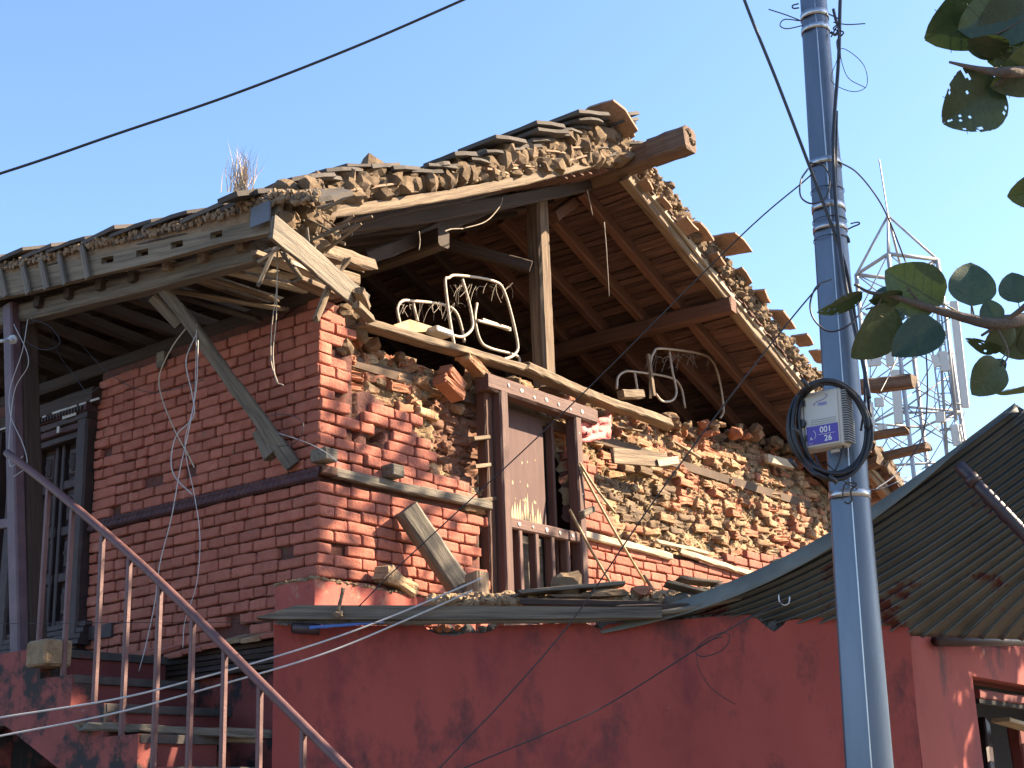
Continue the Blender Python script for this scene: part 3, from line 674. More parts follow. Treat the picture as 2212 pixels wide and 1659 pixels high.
# mud and slabs along both verges
r = random.Random(41); thk = [(-.9, .07), (-.2, .19), (.1, .22), (.5, .11), (1.1, .12), (1.45, .18), (1.8, .21), (2.4, .29), (3.0, .36), (3.3, .30), (3.42, .12)]
def slopeP(a, b):
    if b <= RB:
        t = (b+.92)/(RB+.92); return eaveL(a).lerp(ridge(a), t)
    t = (b-RB)/(EB-RB); return ridge(a).lerp(eaveR(a), t)
def slabgeo(seed):
    q = random.Random(seed); n = 12; pr = []
    for i in range(n):
        an = 2*math.pi*i/n + math.pi/4 + (q.uniform(-.14, .14) if i % 3 else 0); rr = (1/max(abs(math.cos(an)), abs(math.sin(an)))); kq = q.uniform(.88, 1.0) if i % 3 else q.uniform(.78, 1.0); pr.append((math.cos(an)*rr*kq, math.sin(an)*rr*kq))
    vs = [(x, y, -1+q.uniform(-.2, .2)) for x, y in pr] + [(x*.97, y*.97, 1+q.uniform(-.2, .2)) for x, y in pr]
    return np.array(vs), [tuple(range(n))[::-1], tuple(range(n, 2*n))] + [(i, (i+1) % n, (i+1) % n+n, i+n) for i in range(n)]
SLAB = [slabgeo(i) for i in range(8)]
def put_slab(P, X, Y_, sx, sy, th, m, parent=house, name='roof_slab', tilt=(0, 0)):
    N = X.cross(Y_).normalized(); X = (X + N*tilt[0]).normalized(); N = X.cross(Y_).normalized(); Y2 = (Y_ + N*tilt[1]).normalized(); N = X.cross(Y2).normalized(); Y2 = N.cross(X)
    return link(name, lib(SLAB, r.randrange(8), m, name, False), parent, basis(P, X, Y2, N, (sx/2, sy/2, th/2)))
LUd = (ridge(0)-eaveL(0)).normalized()
nl = 0
b = -.55
while b < RB+.05:
    T = lerp_tab(b, thk); z = .03
    while z < T-.02:
        s = r.uniform(.035, .085); P = slopeP(-.36+r.uniform(-.03, .04), b+r.uniform(-.03, .03)) + Z*(z+.01)
        link('roof_mud_lump', lib(LUMP if r.random() < .6 else ROCK, r.randrange(8), m_roofmud, 'roof_mud_lump', False), house, randrot(r, P, (s*1.5, s*1.1, s*.9))); z += s*1.15; nl += 1
    b += .055
b = RB+.1
while b < EB:
    for z in (.03, .085, .14, .19):
        s = r.uniform(.03, .055); P = slopeP(-.36+r.uniform(-.03, .05), b+r.uniform(-.03, .03)) + RU*(z+.015*nz(b*4))
        link('roof_mud_lump', lib(LUMP if r.random() < .6 else ROCK, r.randrange(8), m_roofmud, 'roof_mud_lump', False), house, randrot(r, P, (s*1.5, s*1.1, s*.9))); nl += 1
    b += .07
# fine crumbs
J = Join()
for n_ in range(2600):
    b = r.uniform(-.6, EB); T = lerp_tab(b, thk) if b < RB else .13
    P = slopeP(-.37+r.uniform(-.04, .04), b) + Z*r.uniform(.0, T+(.10 if b > RB else 0)); s = r.uniform(.007, .02); J.add(CRUMB[r.randrange(5)], randrot(r, P, (s*1.4, s, s)))
tag(J.build('roof_mud_crumb', m_roofmud, house, False), kind='stuff')
# slabs: several thin layers in the mud at the left verge, stone slates on top
b = -.8
while b < RB+.1:
    T = lerp_tab(b, thk); N = LUd.cross(-dA).normalized(); N = N if N.z > 0 else -N
    X = -dA; Y_ = LUd
    put_slab(slopeP(-.28, b)+Z*(T+.015), X, Y_ if X.cross(Y_).z > 0 else -Y_, r.uniform(.34, .44), r.uniform(.30, .46), r.uniform(.018, .03), m_slate, tilt=(r.uniform(-.05, .05), r.uniform(-.16, -.02)))
    if T > .14:
        for q in range(int(T/.11)):
            put_slab(slopeP(-.32, b+r.uniform(-.1, .1))+Z*(T*(q+.6)/(int(T/.11)+1)), X, Y_ if X.cross(Y_).z > 0 else -Y_, r.uniform(.2, .28), r.uniform(.22, .4), .014, m_slate if r.random() < .4 else m_tile, tilt=(r.uniform(-.06, .06), r.uniform(-.2, .1)))
    b += .20
# overhanging top slates near the ridge: solid layered crown
for (u, v, sx, sy, tl) in ((1320, 262, .5, .42, .05), (1235, 262, .5, .5, -.1), (1150, 285, .45, .5, -.1), (1070, 315, .4, .5, -.12), (975, 345, .34, .34, -.05), (930, 365, .3, .2, 0), (640, 398, .4, .5, 0), (520, 424, .2, .25, 0)):
    P = PB(u, v, .34); put_slab(P, -dA, -LUd if (-dA).cross(LUd).z < 0 else LUd, sx, sy, .03, m_slate, tilt=(0, tl))
    if sx < .45: continue
    put_slab(P-Z*.045+dB*.02, -dA, -LUd if (-dA).cross(LUd).z < 0 else LUd, sx*.9, sy*.9, .025, m_slate, tilt=(0, tl))
# ridge cap slab leaning to the right
P = PB(1315, 262, .42); put_slab(P, -dA, (dB*.9-Z*.38).normalized(), .42, .46, .03, m_tile); put_slab(PB(1330, 282, .36), -dA, (dB*.9-Z*.38).normalized(), .3, .3, .03, m_tile)
# surface of slates on the slopes
for i in range(17):
    for j in range(9):
        a = .05+i*.36; t = (j+.4)/9
        e = eaveL(a).lerp(ridge(a), t) + Z*(.085+.02*r.random()); put_slab(e, -dA, -LUd if (-dA).cross(LUd).z < 0 else LUd, .42, .56, .025, m_slate, tilt=(r.uniform(-.03, .03), -.04))
# right slope tiles; the ones at the verge stick out past the rafter
Yr = Rd if (-dA).cross(Rd).z > 0 else -Rd
for i in range(13):
    for j in range(14):
        a = -.05+i*.45; t = (j+.5)/14; put_slab(ridge(a).lerp(eaveR(a), t)+RU*(.21+.03*r.random()), -dA, Yr, .46, .40, .024, m_tile, tilt=(r.uniform(-.03, .03), .05*(-1 if Yr is Rd else 1)), name='roof_tile')
for (u, v, s_, o_) in ((1395, 402, .18, .4), (1432, 440, .18, .4), (1478, 490, .22, .42), (1510, 500, .24, .44), (1572, 528, .34, .46), (1545, 560, .24, .42), (1640, 640, .24, .42), (1690, 690, .26, .42), (1735, 735, .26, .42), (1600, 600, .2, .40), (1770, 770, .24, .42)):
    put_slab(PB(u, v, o_), (-dA*.9+Z*r.uniform(-.25, .05)).normalized(), (Yr+dA*r.uniform(-.5, .5)).normalized(), s_*(1.1 if s_ > .3 else r.uniform(.6, .95)), s_*(1 if s_ > .3 else r.uniform(.7, 1.3)), .022, m_tile, name='roof_tile', tilt=(r.uniform(-.15, .1), r.uniform(-.1, .1)))
# left eave: fascia board with square holes, straw line, slates, straps
def EF(u, v, off=.92): return PA(u, v, off)
fas = link('fascia_board', None, house, Matrix.Translation(EF(300, 530))); tag(fas, 'pale carved eave board with a row of square holes')
fl = [(-60, 590, 655), (60, 572, 632), (200, 535, 596), (330, 508, 566), (470, 473, 527), (600, 437, 500)]
holes_u = [232, 307, 382, 467]
tt = [(a, b) for a, b, c in fl]; tb = [(a, c) for a, b, c in fl]
J = []
us = [-60, 0, 60, 130, 200]; 
for h in holes_u: us += [h-13, h+13]
us += [520, 560, 600]; us = sorted(us)
for u0, u1 in zip(us, us[1:]):
    t0, t1, q0, q1 = lerp_tab(u0, tt), lerp_tab(u1, tt), lerp_tab(u0, tb), lerp_tab(u1, tb)
    ish = any(abs((u0+u1)/2-h) < 5 for h in holes_u)
    if not ish: J.append([(u0, t0), (u1, t1), (u1, q1), (u0, q0)])
    else: J += [[(u0, t0), (u1, t1), (u1, t1+26), (u0, t0+26)], [(u0, t0+40), (u1, t1+40), (u1, q1), (u0, q0)]]
vs = []; fs = []; o0 = EF(300, 530)
for q in J:
    k = len(vs); vs += [EF(u, v)-o0 for u, v in q] + [EF(u, v)-o0+dB*.045 for u, v in q]
    fs += [(k, k+1, k+2, k+3), (k+7, k+6, k+5, k+4), (k, k+4, k+5, k+1), (k+3, k+2, k+6, k+7), (k, k+3, k+7, k+4), (k+1, k+5, k+6, k+2)]
# rotate so that grain follows the board
Xf = (EF(600, 465)-EF(0, 600)).normalized(); Yf = dB; Zf = Xf.cross(Yf).normalized(); Bm = basis(o0, Xf, Zf.cross(Xf), Zf); Bi = Bm.inverted()
link('board', mesh('board', [Bi @ (v+o0) for v in vs], fs, m_fascia), fas, Bm)
for u in (5, 55, 95, 135, 185):
    t0 = lerp_tab(u, tt); beam('strap', EF(u-8, t0-8, .95), EF(u+6, t0+62, .95), .045, .02, m_woodgrey, fas, up=dB, rough=.06)
box('iron_patch', EF(563, 463, .97), -dA, dB, Z, (.17, .012, .13), m_sheet, fas)
# straw and mud under the slates at the eave
J = Join(); r = random.Random(43)
for n_ in range(1500):
    u = r.uniform(-60, 690); t0 = lerp_tab(u, tt); v = t0 - r.uniform(0, 16+8*(u > 500)); s = r.uniform(.008, .018); J.add(CRUMB[r.randrange(5)], randrot(r, EF(u, v, r.uniform(.86, .96)), (s, s, s*1.6)))
tag(J.build('straw_packing', m_roofmud, house, False), kind='stuff')
for n_ in range(24):
    u = -40 + n_*31; t0 = lerp_tab(u, tt); P = EF(u, t0-19-(u > 430)*7, .90) + dB*.10
    put_slab(P, (EF(u+40, lerp_tab(u+40, tt))-EF(u, t0)).normalized()*1.0, (dB*.88+Z*.46).normalized(), r.uniform(.26, .36), .34, r.uniform(.022, .034), m_slate, name='eave_slate', tilt=(r.uniform(-.02, .08), 0))
# eave beam carried by the struts, and split boards above the wall, leaking sunlight painted in as paler wood
tag(beam('eave_beam', PA(-60, 703, .70), PA(562, 545, .70), .12, .14, m_woodgrey, house, rough=.02, sag=.02), 'grey squared beam carried by the struts')
r = random.Random(47)
for i in range(15):
    a = -.1 + i*.36; beam('eave_joist', W(a, .25, ZTOPA+.16+.02*i*.3), W(a-.0, -.80, ZTOPA+.10+.03*i), .07, .08, m_wood if i < 3 else m_wooddark, house, rough=.06)
for (u0, v0, u1, v1, mm) in ((480, 585, 655, 628, m_white), (520, 575, 690, 610, m_white), (425, 592, 600, 650, m_wood), (360, 625, 610, 668, m_wood), (300, 610, 560, 690, m_wooddark), (595, 560, 690, 600, m_white), (250, 575, 345, 585, m_white), (380, 572, 430, 568, m_white), (640, 605, 720, 640, m_wood)):
    beam('split_eave_board', PA(u0, v0, .55), PA(u1, v1, .08), .10, .03, mm, house, rough=.1, rag=.04, up=(Z-dB*.5).normalized())
# struts
tag(beam('roof_strut', PA(632, 1008, .04), PA(352, 622, .66), .095, .085, m_woodgrey, house, up=(-dB*.7+Z*.4), rough=.08, sag=.05, taper=.8), 'long bent grey strut propping the eave')
beam('strut_bracket', PA(330, 640, .62), PA(388, 700, .44), .08, .06, m_woodgrey, house, up=-dB, rough=.08)
beam('strut_foot', PA(566, 930, .12), PA(590, 985, .1), .10, .08, m_woodgrey, house, up=-dB, rough=.1)
# broken corner: hanging plank, splinters, clods
tag(beam('hanging_plank', PB(588, 487, .95), PB(788, 658, .40), .035, .135, m_woodgrey, house, up=(Z*.8+dB*.5), rough=.05, rag=.03), 'broad grey plank hanging from the broken corner of the eave')
beam('splintered_beam', PB(672, 535, .5), PB(792, 572, .4), .11, .10, m_wood, house, rough=.1, rag=.07, taper=.8)
for (u0, v0, u1, v1, w_) in ((592, 540, 560, 612, .035), (728, 575, 682, 690, .05), (752, 560, 728, 590, .05), (770, 660, 800, 690, .06), (775, 630, 790, 665, .07), (550, 545, 590, 560, .04), (610, 545, 650, 600, .03), (640, 470, 700, 520, .03), (600, 470, 660, 500, .025)):
    beam('splinter', PB(u0, v0, .55), PB(u1, v1, .5), w_, w_*.7, m_wood if w_ > .035 else m_woodgrey, house, rough=.08, rag=.02)
for n_ in range(46):
    u = r.gauss(665, 26); v = r.uniform(395, 545); 
    if v > 500 and u < 640: continue
    s = r.uniform(.03, .075); link('mud_clod', lib(LUMP if n_ % 2 else ROCK, r.randrange(8), m_roofmud, 'mud_clod', False), house, randrot(r, PB(u, v, r.uniform(.35, .6)), (s*1.4, s, s)))
for n_ in range(26):
    P = PB(r.gauss(670, 30), r.uniform(440, 550), r.uniform(.4, .7)); D = V((r.uniform(-1, 1), r.uniform(-.3, .3), r.uniform(-.6, .6))).normalized()
    beam('splinter', P, P+D*r.uniform(.1, .3), r.uniform(.012, .035), .012, m_woodgrey if n_ % 3 else m_wood, house, rough=.1)
# root-like fibres and cobwebs hanging from the rafters
for (p) in ([(1085, 425), (1080, 445), (1050, 478), (1000, 494)], [(1305, 480), (1310, 540), (1316, 640)], [(1268, 410), (1275, 440), (1280, 465)], [(770, 470), (765, 490), (760, 510)], [(905, 500), (907, 520), (905, 540)], [(960, 500), (975, 495), (1000, 494)]):
    tube('hanging_fibre', [PB(u, v, .15) for u, v in p], lambda t: .006*(1-.4*t), m_web, house, 5, 5, .5)
# grass tuft on the eave
J = []; vs = []; fs = []; c0 = PB(590, 472, .9)
gb = EF(596, 473, .9)+Z*.0
for n_ in range(90):
    P = EF(r.gauss(592, 13)-72, 415, .88); L = r.uniform(.12, .36); D = V((r.gauss(0, .13), r.gauss(0, .13), 1)).normalized(); k = len(vs)
    q = P + D*L*.6 + V((r.gauss(0, .02), 0, 0)); e = P + D*L + V((r.gauss(0, .04), 0, 0))
    w_ = V((r.uniform(-1, 1), r.uniform(-1, 1), 0)).normalized()*.0026; vs += [P-w_, P+w_, q+w_*.8, q-w_*.8, e]; fs += [(k, k+1, k+2, k+3), (k+3, k+2, k+4)]
o0 = vs[0].copy(); tag(link('dry_grass_tuft', mesh('dry_grass_tuft', [v-o0 for v in vs], fs, m_grass), None, Matrix.Translation(o0)), 'tuft of dry straw-coloured grass growing on the eave', 'grass', kind='stuff')

# ================================================================== things lying in and on the house
def tubes_thing(name, label, cat, lists, off, rad, m, partname='tube', group=None, extra=None):
    t = thing(name, label, cat, PB(*lists[0][0][0], off), group)
    for L_, o_ in lists: tube(partname, [PB(u, v, off+o_) for u, v in L_], rad, m, t, 8, 6)
    return t
bed1 = tubes_thing('metal_bed_frame', 'taller upright cream tubular bed frame with cobwebs, left of the attic post', 'bed frame',
    [([(975, 724), (1000, 727), (1020, 708), (1017, 672), (1008, 635), (998, 602)], -.02),
     ([(1012, 770), (985, 760), (962, 618), (970, 600), (990, 595), (1062, 606), (1090, 632), (1117, 735), (1112, 765), (1085, 778)], 0.0),
     ([(1030, 655), (1026, 690), (1037, 735), (1058, 752), (1118, 770), (1118, 795)], -.05),
     ([(1030, 692), (1060, 700), (1100, 710)], -.03)], -.30, .0125, m_tube)
beam('slat', PB(1042, 692, -.38), PB(1102, 712, -.38), .02, .035, m_tube, bed1)
bed2 = tubes_thing('metal_bed_frame', 'lower cream tubular bed frame beside the cardboard, leftmost in the attic', 'bed frame',
    [([(864, 700), (858, 668), (868, 651), (890, 650), (958, 658), (985, 675), (998, 712), (1003, 740)], 0), ([(892, 655), (896, 672), (902, 694)], .01)], -.5, .0125, m_tube)
bed3 = tubes_thing('metal_bed_frame', 'tall cream tubular bed frame standing in the rubble at the right of the attic', 'bed frame',
    [([(1405, 860), (1405, 790), (1412, 762), (1430, 753), (1515, 765), (1542, 785), (1556, 830), (1563, 885), (1556, 903)], 0),
     ([(1446, 758), (1452, 800), (1461, 845), (1452, 865), (1430, 866), (1416, 850)], -.02)], -.32, .012, m_tube)
beam('slat', PB(1400, 765, -.30), PB(1412, 855, -.30), .03, .045, m_wood, bed3)
bed4 = tubes_thing('metal_bed_frame', 'short cream tubular bed frame half buried in rubble beside the tall one', 'bed frame',
    [([(1332, 840), (1335, 815), (1350, 803), (1370, 803), (1445, 815), (1470, 835), (1480, 882)], 0), ([(1371, 805), (1375, 830), (1378, 850)], .01)], -.5, .012, m_tube)
# cobwebs on the beds
r = random.Random(53)
for bed, pts in ((bed1, [(965, 615), (1110, 700)]), (bed3, [(1410, 765), (1550, 820)]), (bed2, [(865, 655), (990, 690)])):
    vs = []; fs = []; (ua, va), (ub, vb) = pts
    for n_ in range(26):
        u0 = r.uniform(ua, ub); u1 = u0+r.uniform(-25, 25); v0 = va-5; v1 = va + r.uniform(5, 45)
        tubegeo(smoothpts([PB(u0, v0+r.uniform(0, 10), -.3), PB((u0+u1)/2+r.uniform(-6, 6), (v0+v1)/2, -.3), PB(u1, v1, -.3)], 4), r.uniform(.0008, .002), 3, vs, fs)
    o0 = vs[0].copy(); tag(link('cobweb', mesh('cobweb', [v-o0 for v in vs], fs, m_web), bed, Matrix.Translation(o0)), kind='stuff')
tag(prism('cardboard_sheet', [PB(850, 702, -.3), PB(885, 690, -.35), PB(942, 708, -.35), PB(925, 716, -.3), PB(880, 718, -.3)], dA*.06, m_card), 'torn brown cardboard sheet lying beside the leftmost bed frame', 'cardboard')
tag(box('folded_packet', PB(950, 718, -.28), dB, dA, Z, (.20, .12, .05), m_paper, None, .2, .01), 'flat whitish packet on the wall top beside the bed frame', 'packet')
tag(beam('loose_plank', PB(1325, 985, .10), PB(1440, 995, .12), .03, .13, m_wood, None, rough=.03, rag=.02), 'short pale plank lodged in the rubble right of the window', 'plank')
tag(beam('loose_plank', PB(1420, 1000, .13), PB(1462, 995, .16), .05, .07, m_white, None, rough=.06, rag=.02), 'small yellowish block of timber at the end of the lodged pale plank', 'timber block')
tag(beam('loose_plank', PB(1655, 990, -.1), PB(1712, 1005, -.05), .05, .09, m_white, None, rough=.05, rag=.02), 'pale board fragment half buried in the rubble left of the coil', 'plank')
tag(beam('loose_block', PB(1340, 852, -.02), PB(1385, 852, .02), .08, .08, m_wood, None, rough=.06), 'wooden block on the wall top below the short bed frame', 'timber block')
for i, (u, v, s_, rx, ry, lb) in enumerate(((1150-115, 790, 1.15, .2, .32, 'long unpainted brick tipped on the wall top above the window'), (1185-200, 833, 1.0, -.1, .3, 'rounded orange brick tilted at the edge of the dark hole left of the window'), (1090-100, 815, .8, .1, .5, 'dusty brick lying behind the tilted orange one'))):
    tag(link('loose_brick', lib(RSTR, i, m_rawred if i else m_raw, 'loose_brick', False), None, rot_basis(PB(u, v, .08), dB, dA, Z, rx, ry, .1, (s_*1.05, .9, 1.15))), lb, 'brick')
# pink cloth
vs = []; fs = []; 
for j in range(9):
    for i in range(9):
        u = 1252+i*8.5; v = 898+j*6+ (8-i)*1.5; vs.append(PB(u+3*nz(i*.9, j*.9), v+8*nz(j*.5, i*.6), .04+.05*nz(i*.7, j*.6, 3)))
for j in range(8):
    for i in range(8): p = j*9+i; fs.append((p, p+1, p+10, p+9))
o0 = vs[0].copy(); c_ = link('cloth', mesh('cloth', [v-o0 for v in vs], fs, m_pink, True), None, Matrix.Translation(o0)); tag(c_, 'crumpled pink and red cloth stuffed beside the window lintel', 'cloth')
mod = c_.modifiers.new('thickness', 'SOLIDIFY'); mod.thickness = .004
# prop timbers leaning against the gable wall
tag(beam('leaning_timber', PB(1015, 1300, .28), PB(876, 1100, .10), .15, .15, m_woodgrey, None, up=(-dA*.6+dB*.8), rough=.03, roll=.2), 'thick grey timber leaning against the painted brick left of the window', 'timber')
tag(beam('timber_stub', PB(1035, 1308, .45), PB(1030, 1240, .42), .12, .13, m_wood, None, up=-dA, rough=.04), 'short upright timber stub at the foot of the leaning timber', 'timber')
for i, (u0, v0, u1, v1, lb) in enumerate(((1230, 1100, 1345, 1300, 'left one of the thin bamboo sticks leaning right of the window'), (1250, 1005, 1395, 1260, 'longest thin bamboo stick leaning right of the window'), (1252, 1000, 1330, 1110, 'short bamboo stick crossing the longest one right of the window'))):
    tag(tube('bamboo_stick', [PB(u1, v1, .30), PB((u0+u1)/2-4, (v0+v1)/2, .2), PB(u0, v0, .08)], .011, m_bamboo, None, 7, 5), lb, 'stick')

# ================================================================== lean-to: plastered front wall, kerb, return wall
FY0, FY1 = 8.62, 8.52
FL = PY(592, 1345, FY0); FR = PY(1957, 1340, FY1); FL.z = FR.z = 0
FD = (FR-FL).normalized(); FN = V((FD.y, -FD.x, 0))       # towards the camera
def PF(u, v, off=0.0): return hit(u, v, FL + FN*off, FN)
annex = thing('lean_to_building', 'low red plastered lean-to in front of the house with a broken wall top', 'lean-to', FL)
ztF = PF(1200, 1348).z
out = [(592, 1350), (760, 1352), (915, 1350), (925, 1362), (950, 1372), (985, 1373), (1010, 1366), (1040, 1368), (1065, 1362), (1075, 1352), (1262, 1345), (1280, 1352), (1300, 1360), (1312, 1348), (1440, 1340), (1500, 1336), (1560, 1330), (1620, 1328), (1640, 1340), (1652, 1352), (1672, 1365), (1690, 1352), (1700, 1340), (1770, 1332), (1850, 1330), (1957, 1338), (1962, 1338)]
top = [PF(u, v) for u, v in out]; bl = FL.copy(); br = PF(1957, 1500); br.z = 0
fw_ = prism('front_wall', [bl] + top + [br], -FN*.05, m_plaster, annex)
core = [PF(u, v+ (6 if 600 < u < 1900 else 0), -.052) for u, v in ((592, 1352), (900, 1352), (1000, 1358), (1100, 1352), (1290, 1350), (1600, 1336), (1680, 1352), (1740, 1336), (1955, 1344))]
c0, c1 = core[0].copy(), core[-1].copy(); c0.z = 0; c1.z = 0
prism('masonry_core', [c0]+core+[c1], -FN*.2, m_cement, annex)
r = random.Random(59)
for (u, v, s) in ((1150-615, 1352, 0),):
    pass
for (u0, u1, v0, v1, mm, n_) in ((930, 1065, 1356, 1366, m_cement, 14), (1268, 1305, 1348, 1356, m_cement, 5), (1645, 1690, 1345, 1362, m_cement, 12), (935, 1000, 1356, 1362, m_rawred, 5)):
    for _ in range(n_): s = r.uniform(.012, .03); link('broken_masonry', lib(ROCK, r.randrange(8), mm, 'broken_masonry', False), annex, randrot(r, PF(r.uniform(u0, u1), r.uniform(v0, v1), -.045), (s*1.4, s, s)))
for u in range(1480, 1960, 9):
    v = lerp_tab(u, [(a, b) for a, b in out]); s = r.uniform(.006, .013); link('crumbled_edge', lib(ROCK, r.randrange(8), m_cement, 'broken_masonry', False), annex, randrot(r, PF(u, v-1, -.02), (s*1.6, s*1.5, s)))
# kerb / plinth facets above
KC = PB(680, 1250, .12); kz = KC.z; kz0 = 2.3
Ka = hit(594, 1268, KC, dB); Kb = PB(920, 1308, .12)
J = [Ka.copy(), KC.copy(), Kb.copy()]; Ka.z = kz; Kb2 = Kb.copy(); Kb2.z = kz-.02
back = [Ka+dB*.12, KC + dA*.1+dB*.1, Kb2+dA*.12]
vs = [Ka, KC, Kb2] + back; lo = [v.copy() for v in vs]
for q in lo: q.z = kz0
allv = [v-O for v in vs+lo]; fs = [(0, 1, 4, 3), (1, 2, 5, 4), (0, 6, 7, 1), (1, 7, 8, 2), (2, 8, 11, 5), (0, 3, 9, 6)]
link('plinth_kerb', mesh('plinth_kerb', allv, [f[::-1] for f in fs], m_kerb), annex, Matrix.Translation(O))
J = Join()
for _ in range(800):
    if r.random() < .5: P = KC.lerp(Kb2, r.random()) + dA*r.uniform(0, .1)
    else: P = KC.lerp(Ka, r.random()) + dB*r.uniform(0, .08)
    s = r.uniform(.006, .016); J.add(CRUMB[r.randrange(5)], randrot(r, P+Z*r.uniform(0, .012), (s*1.5, s, s*.7)))
tag(J.build('kerb_dust', m_mudlump, annex, False), kind='stuff')
# roof slab behind the wall top, with debris
bb = [PF(592, 1352, -.06), PF(1960, 1345, -.06)]
q0 = bb[0].copy(); q1 = bb[1].copy(); q0.z = q1.z = 2.62
pr = [q0, q1, W(-.02, 6.5, 2.62), W(-.02, .0, 2.62)]
prism('lean_to_roof_slab', pr, Z*.06, m_mud, annex)
# return wall going back on the right
RC = FR.copy(); RC.z = 0; RNn = -dA
def PR(u, v, off=0.0): return hit(u, v, RC + RNn*off, RNn)
rt_top = [PR(1957, 1338), PR(2010, 1346), PR(2060, 1352), PR(2110, 1362), PR(2160, 1368), PR(2212, 1378), PR(2330, 1398)]
o1 = PR(2100, 1460); o2 = PR(2330, 1500); o3 = PR(2100, 1460).copy(); o3.z = 0
end = PR(2330, 1500); end2 = end.copy(); end2.z = 0
st = rt_top[0].copy(); st.z = 0
prism('return_wall', [st] + rt_top + [o2, o1, o3], dA*.22, m_plaster, annex)
wf = PR(2102, 1462, -.05); 
def rbm(name, uA, vA, uB, vB, w_, h_, m, off, **k): return beam(name, PR(uA, vA, off), PR(uB, vB, off), w_, h_, m, annex, **k)
rbm('opening_head', 2100, 1500, 2330, 1530, .1, .06, m_riser, -.12); rbm('opening_head', 2108, 1515, 2330, 1545, .05, .03, m_hole, -.10)
box('room_shade_sheet', PR(2200, 1600, -.9), dB, dA, Z, (5.4, .05, 2.8), m_hole, annex)  # black sheets stand in for the unlit room behind the opening
box('room_shade_sheet', PR(2200, 1600, -.45)+dB*2.2, dB, dA, Z, (.05, .9, 2.8), m_hole, annex)
box('room_shade_sheet', PR(2200, 1440, -.45), dB, dA, Z, (5.0, .9, .04), m_hole, annex)
beam('fallen_board', PR(2160, 1555, -.3), PR(2300, 1595, -.2), .14, .03, m_white, annex)
beam('room_post', PR(2195, 1570, -.5), PR(2215, 1700, -.5), .16, .1, m_riser, annex, up=dA)
beam('room_post', PR(2120, 1560, -.7), PR(2135, 1700, -.6), .12, .1, m_pipe, annex, up=dA)
# pipe stubs
t = tag(tube('pipe_stub', [PR(2022, 1384, .04), PR(2300, 1384, .28)], .035, m_pipe, None, 16, 1), 'dark pipe running out from the right-hand red wall under the iron sheet', 'pipe')
P = PF(632, 1356, .10); tag(tube('pipe_stub', [P, P+V((.16, .02, -.015))], .034, m_pipe, None, 16, 1), 'short black drain pipe end at the left corner of the lean-to wall top', 'pipe')
tag(link('pipe_shade_disc', lib(SLAB, 0, m_hole, 'pipe_shade_disc'), None, basis(P-V((.0005, .002, 0)), V((0, 1, 0)), Z, V((1, 0, 0)), (.026, .026, .004))), 'black disc for the shade in the mouth of the short drain pipe', 'pipe mouth')  # black disc painted as the dark inside the pipe
# long timbers on the wall top
r = random.Random(61)
tb0 = PF(560, 1322, .12); tb1 = PF(1430, 1327, .10)
tm = [PF(552, 1334, .14), PF(640, 1307, .14), PF(1000, 1308, .14), PF(1430, 1312, .14), PF(1430, 1334, .14), PF(1000, 1338, .14), PF(600, 1337, .14)]
X_ = (tm[3]-tm[1]).normalized(); Y_ = -FN; Z_ = X_.cross(Y_).normalized(); Bm = basis(tm[0], X_, Z_.cross(X_), Z_); Bi = Bm.inverted(); n = len(tm)
vs = [Bi @ p for p in tm] + [Bi @ (p-FN*.11) for p in tm]
tag(link('wall_top_timber', mesh('wall_top_timber', vs, [tuple(range(n)), tuple(range(n, 2*n))[::-1]]+[(i, i+n, (i+1) % n+n, (i+1) % n) for i in range(n)], m_woodgrey), None, Bm), 'long pointed timber lying along the top of the red plaster wall', 'timber')
tag(tube('thin_batten', [PF(760, 1345, .10), PF(1100, 1341, .10), PF(1300, 1338, .10), PF(1480, 1316, .10), PF(1600, 1290, .08)], .018, m_woodgrey, None, 6, 6), 'thin bent batten below the long pointed timber', 'batten')
tag(beam('dark_plank', PF(1130, 1302, -.15), PF(1420, 1308, -.12), .14, .04, m_wooddark, None, rough=.05, rag=.03), 'dark plank behind the long timber under the window', 'plank')
tag(beam('dark_plank', PF(1330, 1318, .02), PF(1480, 1314, .0), .14, .045, m_wooddark, None, rough=.05, rag=.03), 'short dark plank at the right end of the long timber', 'plank')
sp = thing('iron_peg', 'rusty iron peg standing on the pointed timber beside the kerb', 'peg', PF(735, 1328, .15))
tube('rod', [PF(728, 1325, .16), PF(735, 1300, .16), PF(742, 1270, .16)], .013, m_wood, sp, 6, 3, .5); link('knob', lib(ROCK, 1, m_wood, 'knob', False), sp, basis(PF(730, 1327, .18), RT, FW, UP, (.03, .02, .02)))
vs = []; fs = []
for i in range(19):
    u = 668+i*9; vs += [PF(u, 1352-.9*i*.6, .13), PF(u, 1360-.75*i+2*nz(i*.8), .13+.02*nz(i))]
for i in range(18): fs.append((2*i, 2*i+2, 2*i+3, 2*i+1))
o0 = vs[0].copy(); c_ = tag(link('tarpaulin', mesh('tarpaulin', [v-o0 for v in vs], fs, m_blue, True), None, Matrix.Translation(o0)), 'strip of blue tarpaulin showing under the pointed timber', 'tarpaulin'); c_.modifiers.new('t', 'SOLIDIFY').thickness = .005
